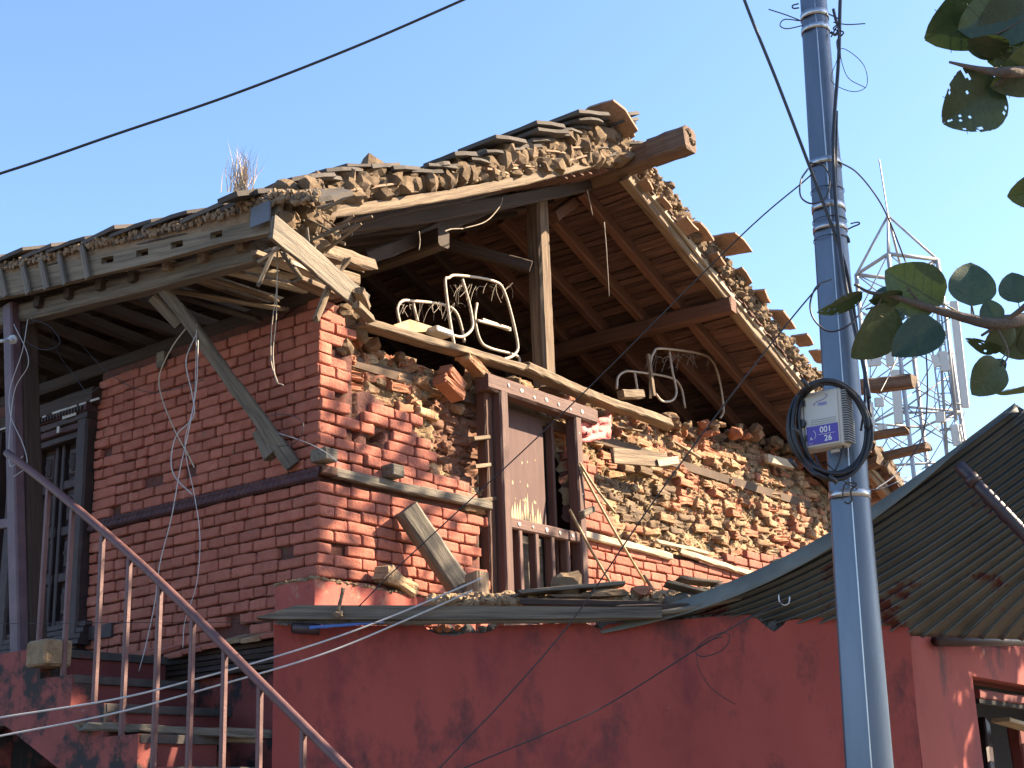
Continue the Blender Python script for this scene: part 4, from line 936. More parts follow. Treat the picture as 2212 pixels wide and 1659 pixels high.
# stones and fallen planks on the lean-to, each a thing
def stone(u, v, s, lb, m=m_mudlump, off=-.25, k=0, sq=(1.3, 1, .8)):
    tag(link('fallen_stone', lib(ROCK, k, m, 'fallen_stone', False), None, basis(PF(u, v, off), RT, V((0, 1, 0)), Z, (s*sq[0], s*sq[1], s*sq[2]))), lb, 'stone')
stone(1226, 1262, .075, 'big rough stone at the foot of the window', k=1, off=-.3, sq=(1.25, 1, .95))
stone(1310, 1283, .07, 'flat stone right of the big one under the window', k=2, off=-.3, sq=(1.7, 1, .45))
stone(1385, 1278, .045, 'small red brick lump between the bamboo feet', m_rawred, k=3, off=-.3)
stone(1470, 1308, .09, 'grey rounded stone under the tilted thin boards', m_woodgrey, k=4, off=-.2, sq=(1.1, 1, .9))
stone(1690, 1222, .06, 'dark stone at the bend of the fallen iron sheet', m_soot, k=5, off=-.6)
tag(link('clay_block', lib(RSTR, 3, m_mudlump, 'clay_block', False), None, rot_basis(PB(872, 1257, .16), dB, dA, Z, .1, .30, .1, (1.35, 1, 1.5))), 'mud covered brick leaning on the red kerb', 'brick')
for i, (u0, v0, u1, v1, h_, mm, lb, of) in enumerate(((1120, 1282, 1345, 1262, .025, m_woodgrey, 'splintered flat board under the big stone', -.25), (1190, 1292, 1300, 1290, .02, m_wooddark, 'dark thin board beneath the splintered one', -.2),
        (1440, 1262, 1560, 1292, .018, m_woodgrey, 'thin board tilted down to the right above the grey stone', -.15), (1465, 1252, 1545, 1262, .02, m_woodgrey, 'short thin board behind the tilted one', -.4), (1540, 1285, 1680, 1258, .05, m_woodgrey, 'thick grey plank lying against the iron sheet', -.2),
        (1540, 1270, 1690, 1250, .03, m_wood, 'weathered plank behind the thick grey one', -.4), (1640, 1262, 1720, 1238, .03, m_woodgrey, 'rightmost plank end near the bent iron sheet', -.45))):
    tag(beam('fallen_board', PF(u0, v0, of), PF(u1, v1, of-.1), .16, h_, mm, None, rough=.1, rag=.04), lb, 'plank')
tag(beam('fallen_board', PB(1415, 1280, .2), PB(1395-5, 1262-20, .15), .03, .02, m_wooddark, None), 'small dark splinter standing against the painted bricks', 'splinter')
J = Join()
for _ in range(1700):
    u = r.uniform(930, 1760); v = lerp_tab(u, [(930, 1304), (1060, 1302), (1200, 1300), (1400, 1300), (1560, 1290), (1700, 1255), (1760, 1235)]) - r.random()**2*16; s = r.uniform(.008, .028)
    J.add(ROCK[r.randrange(8)] if s > .018 else CRUMB[r.randrange(5)], randrot(r, PF(u, v, -.3-.2*r.random()-(.4 if u > 1560 else 0)), (s*1.4, s, s)))
tag(J.build('fallen_rubble', m_mudlump, None, False), 'heap of mud and brick crumbs on the lean-to along the gable wall', 'rubble', kind='stuff')
J = Join()
for _ in range(700): s = r.uniform(.005, .013); J.add(CRUMB[r.randrange(5)], randrot(r, PF(r.uniform(600, 930), 1344+r.uniform(-4, 5), .06), (s*1.4, s, s)))
tag(J.build('wall_top_grit', m_cement, None, False), 'grey grit along the wall top beside the blue tarpaulin', 'grit', kind='stuff')

# ------------------------------------------------------------------ fallen corrugated roof sheets
def sheet_pt(s, t):
    """s 0..1 across the ridges (from the left lip), t 0..1 from the lower end to the upper end"""
    E = V((1290 + 1150*s, 1350 + 40*s - 12*math.sin(math.pi*min(1, s*2)), 0)); C1 = V((1640 + 700*s, 1262 + 75*s, 0)); C2 = V((1830+560*s, 1150+115*s, 0)); T = V((2192 + 420*s, 872 + 255*s, 0))
    if s > .45: k = (s-.45)/.55; C1 = C1.lerp(E.lerp(T, .33), k); C2 = C2.lerp(E.lerp(T, .66), k)
    P = E*(1-t)**3 + C1*3*t*(1-t)**2 + C2*3*t*t*(1-t) + T*t**3
    y = 8.64 + (7.75-8.64)*t - .15*s + .25*math.sin(math.pi*t)*(1-s)*.5
    return P.x, P.y, y
nr = 27; NS = nr*16; NT = 26; 
iron = thing('fallen_iron_roof', 'dark corrugated iron roof fallen against the house, seen from below', 'roof sheet', PY(1900, 1150, 8.3))
def sheet_part(s0, s1, shift, name='corrugated_sheet'):
    vs = []; fs = []; n = int((s1-s0)*NS)
    for i in range(n+1):
        s = s0 + (s1-s0)*i/n
        for j in range(NT+1):
            t = j/NT; u, v, y = sheet_pt(s, t); P = PY(u, v, y)
            ph = (s*nr) % 1; tri = 2.2*max(0, math.cos((ph-.5)*2*math.pi))**5 - .5; P = P + V((0, -.014*tri + shift, -.006*tri)); vs.append(P)
    slots = []
    for i in range(n):
        sm = s0 + (s1-s0)*(i+.5)/n
        for j in range(NT):
            if any(abs(sm-a_) < .0024 and b_ < (j+.5)/NT < c_ for a_, b_, c_ in slots): continue
            p = i*(NT+1)+j; fs.append((p, p+1, p+NT+2, p+NT+1))
    o0 = vs[0].copy(); o = link(name, mesh(name, [v-o0 for v in vs], fs, m_tin, True), iron, Matrix.Translation(o0)); o.modifiers.new('thickness', 'SOLIDIFY').thickness = .002; return o
sheet_part(0, .36, 0); sheet_part(.345, .70, .012); sheet_part(.685, 1.0, 0)
# folded lip along the left edge
vs = []; fs = []
for j in range(41):
    t = j/40; u, v, y = sheet_pt(0, t); wd = 26*math.sin(math.pi*min(1, .15+t*.95))**.6 if t < .98 else 16
    for k_, (du, dv, dy) in enumerate(((0, -2, -.05), (wd*.30, wd*.55, -.03), (wd*.55, wd*1.1, -.06))): vs.append(PY(u+du, v+dv, y+dy-.02*k_))
for j in range(40):
    for k_ in range(2): p = j*3+k_; fs.append((p, p+1, p+4, p+3))
o0 = vs[0].copy(); o = link('folded_lip', mesh('folded_lip', [v-o0 for v in vs], fs, m_tinlight, True), iron, Matrix.Translation(o0)); o.modifiers.new('thickness', 'SOLIDIFY').thickness = .004
fl_ = tube('flashing_pipe', [PY(2072, 1005, 7.75), PY(2110, 1045, 7.7), PY(2160, 1098, 7.65), PY(2290, 1235, 7.6)], .036, m_pipe, None, 16, 3); tag(fl_, 'thick dark purple pipe running diagonally under the iron roof', 'pipe')
for i, (u, v) in enumerate(((2095, 1030), (2135, 1072), (2168, 1106))):
    d_ = (PY(2160, 1098, 7.65)-PY(2110, 1045, 7.7)).normalized(); P = PY(u, v, 7.7); link('pipe_socket', mesh('pipe_socket', *tubegeo([V((0, 0, 0)), d_*.05], .043, 14), m_pipe, True), fl_, Matrix.Translation(P))
hk = tube('iron_hook', [PY(1682, 1283, 8.35), PY(1684, 1300, 8.35), PY(1694, 1307, 8.35), PY(1704, 1302, 8.35), PY(1706, 1287, 8.35)], .005, m_steel, None, 6, 5); tag(hk, 'small curved iron hook hanging under the fallen iron roof', 'hook')

# ================================================================== stairs and railing at the left
SO = 1.10
stairs = thing('concrete_stair', 'red and blackened concrete stair climbing to the carved door', 'stairs', W(0, -SO, 0))
tr, rs = .327, .193; N0a, N0z = 1.28, 2.71
prof = [(4.5, N0z), (N0a, N0z)]
for i in range(8): prof += [(N0a-tr*i, N0z-rs*(i+1)), (N0a-tr*(i+1), N0z-rs*(i+1))]
# side face polygon (stringer) with soffit
low = [(N0a-tr*8, N0z-rs*8-.35), (1.62, 2.26), (4.5, 2.26)]
pts = [W(a, -SO, z) for a, z in prof+low]
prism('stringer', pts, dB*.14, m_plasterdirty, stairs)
for i in range(9):
    a1 = N0a - tr*(i-1) if i else 4.4; a0 = N0a - tr*i; zt = N0z - rs*i; wI = -.12 if a0 > .3 else -.50; cS = (-SO+wI)/2; wS = SO+wI
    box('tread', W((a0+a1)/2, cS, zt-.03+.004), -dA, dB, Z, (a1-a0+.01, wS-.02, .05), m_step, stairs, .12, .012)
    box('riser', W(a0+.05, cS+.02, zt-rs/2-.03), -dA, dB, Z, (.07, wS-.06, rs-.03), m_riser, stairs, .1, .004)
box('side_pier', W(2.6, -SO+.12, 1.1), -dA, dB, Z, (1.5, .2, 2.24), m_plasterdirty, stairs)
box('stair_shade_sheet', W(1.4, -.35, 1.1), -dA, dB, Z, (2.0, .04, 1.9), m_riser, stairs)  # dark red sheet stands in for the shade under the stair
tag(box('sunlit_patch_block', W(1.20, -SO+.0, N0z-.05), -dA, dB, Z, (.20, .2, .16), m_mudlump, None, .1, .01), 'yellowish block standing in for a sunlit patch at the end of the stair landing', 'block')  # pale colour stands in for sun falling on the top riser
tag(beam('old_plank', PA(172, 1570, 1.15), PA(585, 1588, .3), .16, .05, m_woodgrey, None, rough=.12, rag=.06), 'old split plank lying across the stair steps', 'plank')
tag(beam('old_plank', PA(330, 1590, .7), PA(560, 1600, .35), .08, .04, m_wood, None, rough=.12, rag=.05), 'shorter broken plank in front of the split one on the stairs', 'plank')
rail = thing('stair_railing', 'rusty brown painted steel pipe handrail with square balusters', 'railing', W(0, -SO, 1.5))
RO = 1.06
tube('handrail', [PA(15, 978, RO), PA(120, 1060, RO), PA(320, 1233, RO), PA(560, 1472, RO), PA(755, 1668, RO), PA(900, 1815, RO)], .026, m_metalpaint, rail, 14, 4)
def rail_v(u): return lerp_tab(u, [(15, 978), (120, 1060), (320, 1233), (560, 1472), (755, 1668), (900, 1815)])
for (u, vb) in ((105, 1392), (157, 1440), (222, 1495), (280, 1560), (346, 1600), (417, 1650), (486, 1700), (562, 1740), (655, 1760)):
    P = PA(u, rail_v(u)+8, RO); a, b_, z_ = loc(P); zb = N0z-.02 if a >= N0a else N0z - rs*(math.floor((N0a-a)/tr)+1) - .02
    beam('baluster', W(a, -RO, zb), P, .030, .030, m_metalpaint, rail, up=dB, rough=.01)
# porch post, bulb
pa_, pb_, pz_ = loc(PA(25, 660, .78)); qa, qb, qz = loc(PA(45, 1395, .78))
post = tag(beam('porch_post', W(qa, -.78, 2.70), W(pa_, -.78, pz_), .085, .11, m_postpaint, None, up=dA, rough=.01), 'purple-brown painted post carrying the porch eave at the left', 'post')
post2 = tag(beam('inner_post', W(qa-.0, -.66, 2.70), W(pa_-.0, -.66, pz_), .14, .10, m_wooddark, None, up=dA, rough=.02), 'dark timber post standing behind the purple-brown porch post', 'post')
tag(beam('cross_rail', PA(-60, 1140, .74), PA(36, 1128, .74), .04, .07, m_postpaint, None), 'purple-brown rail meeting the porch post at the left edge', 'rail')
bh = thing('lamp_holder', 'white bulb holder fixed to the porch post', 'lamp holder', PA(22, 735, .86))
P0 = PA(30, 733, .86); P1 = PA(2, 737, 1.0)
tube('socket', [P0, P0.lerp(P1, .45)], .018, m_bulb, bh, 12, 1); tube('cap', [P0.lerp(P1, .4), P1], .012, m_bulb, bh, 12, 1); tube('rose', [P0, P0.lerp(P1, .12)], .033, m_bulb, bh, 14, 1)
tag(box('door_sign', PA(150, 896, .10), -dA, dB, Z, (.17, .008, .04), m_paper, None), 'narrow white paper sign over the carved door', 'sign')
sgn = bpy.data.objects['door_sign']
for i in range(6):
    k = link('sign_writing', mesh('sign_writing', *tubegeo(smoothpts([PA(138+i*4.5, 899-i*1.6, .106), PA(139+i*4.5, 893-i*1.6, .106), PA(141+i*4.5, 896-i*1.6, .106), PA(140+i*4.5, 900-i*1.6, .106)], 3), .0012, 4), m_black), sgn)
tag(box('meter_tag', PA(126, 928, .10), -dA, dB, Z, (.03, .008, .05), m_paper, None), 'tiny pale tag nailed above the left door leaf', 'tag')
tag(box('switch_plate', PA(349, 777, .02), -dA, dB, Z, (.085, .03, .12), m_woodgrey, None, .1), 'pale junction plate on the shaded brick wall under the eave', 'switch box')
tag(box('light_strip', PA(21, 1093, .3), -dA, dB, Z, (.03, .01, .14), m_paper, None), 'small pale strip behind the porch post', 'strip')

# ================================================================== utility pole
PYY = 6.6
def pole_c(v):   # centre u and half width at image height v
    t = v/1659; return (1757+(1878-1757)*t, 27.5+(52-27.5)*t)
pole = thing('utility_pole', 'tapered galvanised steel utility pole strapped with cables', 'utility pole', PY(1878, 1659, PYY)*1.0)
vs = []; fs = []; NP = 32; rows = 24
zt_, zb_ = None, None
topP = PY(pole_c(-60)[0], -60, PYY); botP = PY(pole_c(1720)[0], 1720, PYY); ax = (topP-botP).normalized()
rT = (PY(pole_c(0)[0]+pole_c(0)[1], 0, PYY)-PY(pole_c(0)[0], 0, PYY)).length; rB = (PY(pole_c(1659)[0]+52, 1659, PYY)-PY(pole_c(1659)[0], 1659, PYY)).length
base0 = botP - ax*(botP.z/ax.z); Ltot = (topP-base0).length; Lbot = (botP-base0).length
def rad_at(L): t = (L-Lbot)/(Ltot-Lbot); return rB+(rT-rB)*t
Xp = V((1, 0, 0)); Xp = (Xp-ax*Xp.dot(ax)).normalized(); Yp = ax.cross(Xp)
for i in range(rows+1):
    L = (Ltot+.4)*i/rows; rr = rad_at(L); c = base0 + ax*L
    for j in range(NP):
        an = 2*math.pi*j/NP; x, y = math.cos(an), math.sin(an)
        # flat facet on the left front, its right edge is a welded seam
        fx, fy = -.70, -.714; dd = x*fx+y*fy
        if dd > .80: x, y = x-fx*(dd-.80), y-fy*(dd-.80)
        if j == 22: x *= 1.0; y *= 1.03
        vs.append(c + (Xp*x+Yp*y)*rr)
for i in range(rows):
    for j in range(NP): a = i*NP+j; b = i*NP+(j+1) % NP; fs.append((a, b, b+NP, a+NP))
fs.append(tuple(range(rows*NP, rows*NP+NP)))
o0 = base0.copy(); pme = mesh('shaft', [v-o0 for v in vs], fs, m_pole, True)
for i in range(rows):
    for j in range(NP):
        am = math.degrees(2*math.pi*(j+.5)/NP)
        if 192 < am < 262: pme.polygons[i*NP+j].use_smooth = False
link('shaft', pme, pole, Matrix.Translation(o0))
# seam bead
an = 2*math.pi*21.3/NP
def pole_pt(v, an, k=1.0):
    c = PY(pole_c(v)[0], v, PYY); L = (c-base0).dot(ax); return base0+ax*L + (Xp*math.cos(an)+Yp*math.sin(an))*rad_at(L)*k
def sp_(L): return base0+ax*L+(Xp*math.cos(R(-98))+Yp*math.sin(R(-98)))*rad_at(L)*.99
link('weld_seam', mesh('weld_seam', *tubegeo([sp_(Ltot*i/12)-base0 for i in range(13)], .0035, 5, wob=.6), m_steel, True), pole, Matrix.Translation(base0))
def ring(v, h, rgrow, m, name='strap', a0=0, a1=2*math.pi, tilt=0):
    c = PY(pole_c(v)[0], v, PYY); L = (c-base0).dot(ax); vs = []; fs = []; n = 36
    for i in range(n+1):
        an = a0+(a1-a0)*i/n
        for dz in (-h/2, h/2): vs.append(ax*(dz+tilt*math.cos(an)) + (Xp*math.cos(an)+Yp*math.sin(an))*(rad_at(L)+rgrow))
    for i in range(n): fs.append((2*i, 2*i+2, 2*i+3, 2*i+1))
    o = link(name, mesh(name, vs, fs, m, True), pole, Matrix.Translation(base0+ax*L)); md = o.modifiers.new('t', 'SOLIDIFY'); md.thickness = .0025; md.offset = 1; return o
for v, h in ((38, .036), (68, .032), (357, .034), (452, .034), (498, .026), (1072, .036)): ring(v, h, .002, m_steel)
for v in (415, 480, 520): ring(v, .004, .003, m_darksteel, 'wire_tie')
# hooks
def ptube(name, lst, rad, m=m_darksteel, parent=pole, k=5, sides=6, dy=0): return tube(name, [PY(u, v, PYY+y+dy) for u, v, y in lst], rad, m, parent, sides, k)
ptube('hook', [(1826, 498, -.02), (1842, 490, -.03), (1856, 484, -.03), (1853, 480, -.04), (1838, 483, -.05)], .004)
ptube('hook', [(1825, 505, -.02), (1832, 515, -.03), (1834, 524, -.03)], .007)
ptube('hook', [(1820, 1078, -.13), (1822, 1055, -.14), (1828, 1045, -.14), (1845, 1043, -.14), (1850, 1048, -.14), (1838, 1060, -.14), (1840, 1080, -.13), (1832, 1088, -.13), (1824, 1083, -.13)], .004)
ptube('hook', [(1800, 20, -.05), (1806, 45, -.06), (1812, 62, -.06), (1805, 75, -.06), (1795, 70, -.05)], .008)
ptube('hook', [(1725, 8, -.02), (1712, 12, -.02), (1714, 18, -.02), (1726, 17, -.02)], .004)
# distribution box on the pole
def bx_basis():
    th = R(38); e1 = V((math.cos(th), -math.sin(th), 0)); e2 = V((math.sin(th), math.cos(th), 0)); t_ = ax - e1*ax.dot(e1)*0; e3 = ax.copy(); e1 = (e1-e3*e1.dot(e3)).normalized(); e2 = e3.cross(e1); return e1, e2, e3
e1, e2, e3 = bx_basis()
BC = PY(1772, 905, PYY-.17); bw, bd, bh_ = .215, .085, .275
fibox = thing('fibre_junction_box', 'cream fibre junction box numbered 001 over 26 on the utility pole', 'junction box', BC)
def bp(x, y, z): return BC + e1*x + e2*y + e3*z
box('casing', bp(0, bd/2, 0), e1, e2, e3, (bw, bd, bh_), m_box, fibox, .10)
box('lid', bp(.008, -.004, 0), e1, e2, e3, (bw*.80, .012, bh_*.96), m_box, fibox, .3)
box('hinge_strip', bp(-bw*.44, -.004, 0), e1, e2, e3, (bw*.09, .014, bh_*.90), m_box, fibox, .3)
for i in range(22): box('fin', bp(bw/2+.012, bd*.52, -bh_*.44+i*bh_*.88/21), e1, e2, e3, (.024, bd*.86, .0055), m_fin, fibox, .1)
for z_ in (.085, -.085): box('latch', bp(-bw*.33, -.014, z_), e1, e2, e3, (.010, .008, .030), m_black, fibox, .2)
for z_ in (.065, .055, .045, -.03, -.018): box('groove', bp(.02, -.0112, z_-.07), e1, e2, e3, (bw*.60, .002, .0022), m_fin, fibox)
kn = link('knob', mesh('knob', *tubegeo([V((0, 0, 0)), -e2*.022], .019, 16), m_black), fibox, Matrix.Translation(bp(-bw*.40, -.006, -.012)))
box('label', bp(.012, -.0125, -.078), e1, e2, e3, (bw*.74, .003, .088), m_label, fibox)
tube('fixing_lug', [bp(.06, .05, -bh_/2-.012), bp(.02, .05, -bh_/2-.014)], .009, m_box, fibox, 8, 1)
def text(name, s, size, x, z, m, y=-.0152, align='CENTER', shear=0):
    c = bpy.data.curves.new(name, 'FONT'); c.body = s; c.size = size; c.align_x = align; c.extrude = .0004; c.offset = .0006; c.shear = shear; c.materials.append(m)
    t_ = bpy.data.objects.new('t_', c); col.objects.link(t_); me = bpy.data.meshes.new_from_object(t_.evaluated_get(bpy.context.evaluated_depsgraph_get())); bpy.data.objects.remove(t_); return link(name, me, fibox, basis(bp(x, y, z), e1, e3, -e2))
text('number_text', '001', .040, .030, -.070, m_print); text('number_text', '26', .040, .040, -.112, m_print)
box('number_rule', bp(.034, -.0145, -.078), e1, e2, e3, (.085, .0012, .0016), m_print, fibox)
text('logo_text', 'FIBER', .020, .02, .062, m_logo, y=-.011)
tube('logo_swoosh', [bp(-.012, -.0115, .082), bp(.02, -.0115, .088), bp(.043, -.0115, .098), bp(.046, -.0115, .108), bp(.036, -.0115, .112)], .0014, m_logo, fibox, 5, 6)
tube('logo_swoosh', [bp(-.018, -.0115, .066), bp(-.024, -.0115, .074), bp(-.012, -.0115, .078)], .0012, m_logo, fibox, 5, 4)
tube('logo_arc', [bp(-.030, -.0145, -.095), bp(-.022, -.0145, -.082), bp(-.024, -.0145, -.066), bp(-.032, -.0145, -.054)], .0014, m_print, fibox, 5, 5)
text('logo_text', 'A', .018, -.045, -.098, m_print); tube('logo_arc', [bp(-.060, -.0145, -.108), bp(-.052, -.0145, -.118), bp(-.040, -.0145, -.112)], .0010, m_print, fibox, 5, 4)
# coil of black cable
coil = thing('cable_coil', 'coil of thick black cable hung around the junction box', 'cable coil', PY(1795, 1040, PYY-.2)); r = random.Random(67)
for i in range(9):
    cu, cv = 1794+r.uniform(-4, 4), 926+r.uniform(-4, 4); ru, rv = 80+r.uniform(-9, 8), 106+r.uniform(-9, 4); ph = r.uniform(0, 6); pts = []
    for k in range(25):
        an = 2*math.pi*k/24; x = math.cos(an)*ru*(1+.03*math.sin(3*an+ph)); y_ = math.sin(an)*rv
        front = -.215 if not (-1 < x/ru < -.2 and abs(y_) < 70) else -.10
        pts.append(PY(cu+x+y_*.10, cv+y_, PYY-.205 + (.09 if x < -40 and abs(y_) < 80 else 0) - i*.004))
    tube('cable_turn', pts[:-1]+[pts[0]], .0085, m_cable, coil, 7, 3)
for (u, v) in ((1713, 1000), (1740, 828), (1800, 1035), (1720, 930)):
    tube('cable_tie', [PY(u-9, v-9, PYY-.25), PY(u+8, v+9, PYY-.25)], .010, m_black, coil, 8, 1)
# ------------------------------------------------------------------ cables
def cable(label, lst, rad, m=m_cable, name='cable', cat='cable', k=8, group=None, sides=6):
    o = tube(name, [PY(u, v, y) for u, v, y in lst], rad, m, None, sides, k); tag(o, label, cat, group); return o
cable('thick black cable crossing the sky at the upper left', [(-500, 528, 7.0), (0, 375, 7.0), (250, 290, 7.0), (500, 205, 7.0), (760, 104, 7.0), (1000, 0, 7.0), (1400, -180, 7.0)], .0075, name='overhead_cable')
cable('black cable sloping down from the top edge and across the pole', [(1560, -150, 6.3), (1608, 0, 6.35), (1680, 180, 6.4), (1745, 350, 6.45), (1790, 470, 6.46), (1822, 560, 6.47), (1840, 640, 6.48), (1855, 740, 6.48), (1872, 830, 6.44), (1880, 900, 6.40)], .0085)
cable('black cable hanging down along the right side of the pole', [(1822, -100, 6.4), (1815, 0, 6.42), (1812, 120, 6.44), (1802, 260, 6.45), (1800, 330, 6.45), (1806, 450, 6.45), (1822, 590, 6.45), (1848, 720, 6.45), (1868, 800, 6.43), (1878, 860, 6.4)], .0095)
cable('second black cable beside the pole reaching the coil', [(1808, 240, 6.47), (1806, 400, 6.47), (1812, 500, 6.47), (1832, 640, 6.47), (1862, 770, 6.44), (1868, 860, 6.42), (1860, 930, 6.4)], .006)
cable('thin black wire running from the pole down past the window to the pointed timber', [(1760, 370, 6.5), (1735, 393, 6.5), (1600, 510, 6.8), (1320, 790, 7.4), (1150, 955, 7.8), (870, 1215, 8.2), (775, 1310, 8.4)], .0042, name='wire', cat='wire')
cable('thin black wire from the middle of the pole down across the lower red wall', [(1770, 616, 6.5), (1700, 700, 6.55), (1560, 880, 6.8), (1400, 1100, 7.1), (1240, 1335, 7.4), (1100, 1500, 7.5), (1015, 1590, 7.55), (930, 1680, 7.6)], .0040, name='wire', cat='wire')
cable('thin wire with a small loop sloping down over the red plaster wall', [(1700, 1296, 8.3), (1600, 1345, 8.2), (1500, 1405, 8.1), (1350, 1500, 8.0), (1240, 1558, 7.9), (1000, 1660, 7.8), (900, 1705, 7.7)], .0042, name='wire', cat='wire')
lp = tube('wire_loop', [PY(u, v, 8.1) for u, v in ((1500, 1405), (1520, 1385), (1555, 1368), (1575, 1372), (1570, 1395), (1545, 1412), (1515, 1418), (1503, 1405), (1530, 1385), (1562, 1375))], .003, m_cable, None, 5, 5); tag(lp, 'small tangle of black wire hanging on the sloping wire', 'wire loop')
tag(tube('wire_tail', [PY(u, v, 8.15) for u, v in ((1505, 1410), (1508, 1440), (1530, 1480), (1560, 1505), (1590, 1522))], .0022, m_cable, None, 5, 6), 'thin loose wire end hanging against the red plaster wall', 'wire')
cable('upper of two white twisted wires at the lower left', [(-200, 1580, 8.0), (0, 1550, 8.0), (250, 1510, 8.0), (420, 1468, 8.05), (640, 1405, 8.2), (820, 1342, 8.4), (1020, 1258, 8.42), (1035, 1250, 8.45)], .0060, m_cablewhite, 'white_wire', 'wire')
cable('lower of two white twisted wires at the lower left', [(-200, 1628, 8.0), (0, 1590, 8.0), (250, 1540, 8.0), (480, 1478, 8.05), (700, 1412, 8.2), (880, 1338, 8.4), (1000, 1285, 8.42), (1020, 1275, 8.45)], .0060, m_cablewhite, 'white_wire', 'wire')
cable('thin dark wire stretched level across the balusters', [(-100, 1347, 8.2), (0, 1347, 8.2), (450, 1344, 8.3), (830, 1345, 8.35)], .0022, m_cable, 'wire', 'wire')
def acable(label, lst, rad, m, off=.5, name='wire', k=7): o = tube(name, [PA(u, v, off) for u, v in lst], rad, m, None, 5, k); tag(o, label, 'wire'); return o
acable('pair of cream wires hanging from the broken eave corner', [(598, 545), (598, 620), (588, 700), (586, 780), (600, 826)], .0032, m_cablecream, .6)
acable('thinner cream wire twisted with the pair at the eave corner', [(600, 545), (599, 620), (596, 700), (590, 760), (596, 820), (612, 832)], .0032, m_cablecream, .6)
acable('long loop of pale wire hanging left of the strut', [(405, 705), (372, 750), (345, 810), (350, 860), (378, 930), (405, 980), (420, 1010)], .0042, m_cablecream)
acable('pale wire twisting down from the strut past the moulding', [(425, 720), (402, 780), (415, 850), (418, 900), (382, 940), (370, 990), (378, 1030), (415, 1068)], .0042, m_cablewhite)
acable('pale wire hanging straight down from the strut to the lower brickwork', [(428, 735), (425, 830), (410, 920), (390, 1010), (370, 1120), (345, 1220), (335, 1300), (315, 1395), (300, 1450)], .0036, m_cablewhite)
acable('thin grey wire trailing down the brick wall beside the pale ones', [(425, 700), (420, 860), (400, 960), (420, 1070), (432, 1160), (425, 1260), (400, 1340), (395, 1400)], .0026, m_cablewhite)
acable('wire draped from the eave beam to the wall plate on the left', [(110, 705), (125, 760), (160, 810), (190, 848), (215, 835)], .003, m_cable, .55)
acable('slack dark wire sagging across the shaded wall to the strut', [(135, 700), (190, 760), (240, 810), (310, 845), (370, 842), (440, 820)], .003, m_cable, .45)
acable('wire bundle wound round the porch post', [(60, 690), (48, 760), (22, 840), (24, 900), (50, 960), (58, 1005), (30, 1030)], .003, m_cablewhite, .86)
acable('second wire wound round the porch post', [(30, 700), (62, 780), (30, 850), (20, 1000), (50, 985)], .003, m_cablewhite, .88)
acable('tangle of thin wires under the eave beam near the post', [(0, 720), (40, 690), (100, 700), (130, 740), (90, 755), (40, 720), (80, 690)], .003, m_cable, .75)
acable('dark wire from the strut foot over the corner', [(575, 900), (620, 895), (655, 915), (640, 955), (600, 965)], .003, m_cable, .3)
acable('thin wire tucked round the corner at the moulding', [(600, 935), (660, 955), (700, 975), (738, 1005)], .003, m_cablewhite, .12)
cable('black wire arching from the pole across the tower', [(1812, 350, 6.5), (1850, 372, 6.7), (1890, 420, 7), (1918, 470, 7.2), (1950, 550, 7.4), (1975, 620, 7.5), (1998, 740, 7.6), (2003, 860, 7.7), (1990, 950, 7.7), (1940, 1020, 7.6), (1890, 1058, 6.9)], .0045)
cable('thin loop of wire hanging off the pole at its left, upper', [(1745, 365, 6.45), (1730, 390, 6.4), (1730, 425, 6.38), (1755, 440, 6.38), (1785, 425, 6.4), (1792, 385, 6.42), (1778, 358, 6.42), (1750, 352, 6.45)], .0045, name='wire_loop', cat='wire loop')
cable('thin loop of wire hanging off the pole at its left, middle', [(1795, 604, 6.5), (1765, 618, 6.42), (1750, 655, 6.4), (1758, 690, 6.38), (1790, 716, 6.38), (1830, 705, 6.38), (1856, 680, 6.4)], .0045, name='wire_loop', cat='wire loop')
cable('large thin wire loop right of the pole top', [(1808, 130, 6.5), (1795, 170, 6.5), (1812, 188, 6.5), (1846, 198, 6.5), (1872, 185, 6.5), (1868, 145, 6.5), (1840, 115, 6.5), (1815, 108, 6.5), (1830, 165, 6.5), (1870, 190, 6.5)], .002, name='wire_loop', cat='wire loop')
cable('thin straight wire end sticking out left near the pole top', [(1660, 20, 6.5), (1700, 33, 6.5), (1730, 45, 6.5)], .003, name='wire', cat='wire')
cable('small wire loop left of the pole top', [(1728, 45, 6.5), (1695, 42, 6.5), (1685, 55, 6.5), (1700, 62, 6.5), (1735, 55, 6.5)], .003, name='wire_loop', cat='wire loop')
cable('thin wire end sticking out right near the pole top', [(1800, 48, 6.5), (1830, 53, 6.5), (1869, 51, 6.5)], .003, name='wire', cat='wire')
cable('knot of wires on the right of the pole top', [(1790, 30, 6.45), (1815, 45, 6.4), (1800, 62, 6.42), (1822, 70, 6.4), (1808, 90, 6.42), (1815, 125, 6.4), (1810, 60, 6.4), (1795, 80, 6.42)], .004, name='wire_knot', cat='wire')
cable('thin wire crossing behind the leaves below the box', [(1995, 640, 7.6), (1960, 720, 7.4), (1930, 790, 7.2), (1900, 850, 7.0)], .0035, name='wire', cat='wire')
cable('wire sagging from under the coil to the iron roof', [(1785, 1000, 6.4), (1840, 1050, 6.45), (1900, 1056, 6.8), (1960, 1030, 7.1)], .003, name='wire', cat='wire')
cable('pair of thin black leads out of the bottom of the box', [(1760, 980, 6.42), (1770, 1005, 6.38), (1790, 1030, 6.38), (1812, 1000, 6.4), (1828, 940, 6.42)], .0045, name='lead', cat='cable')

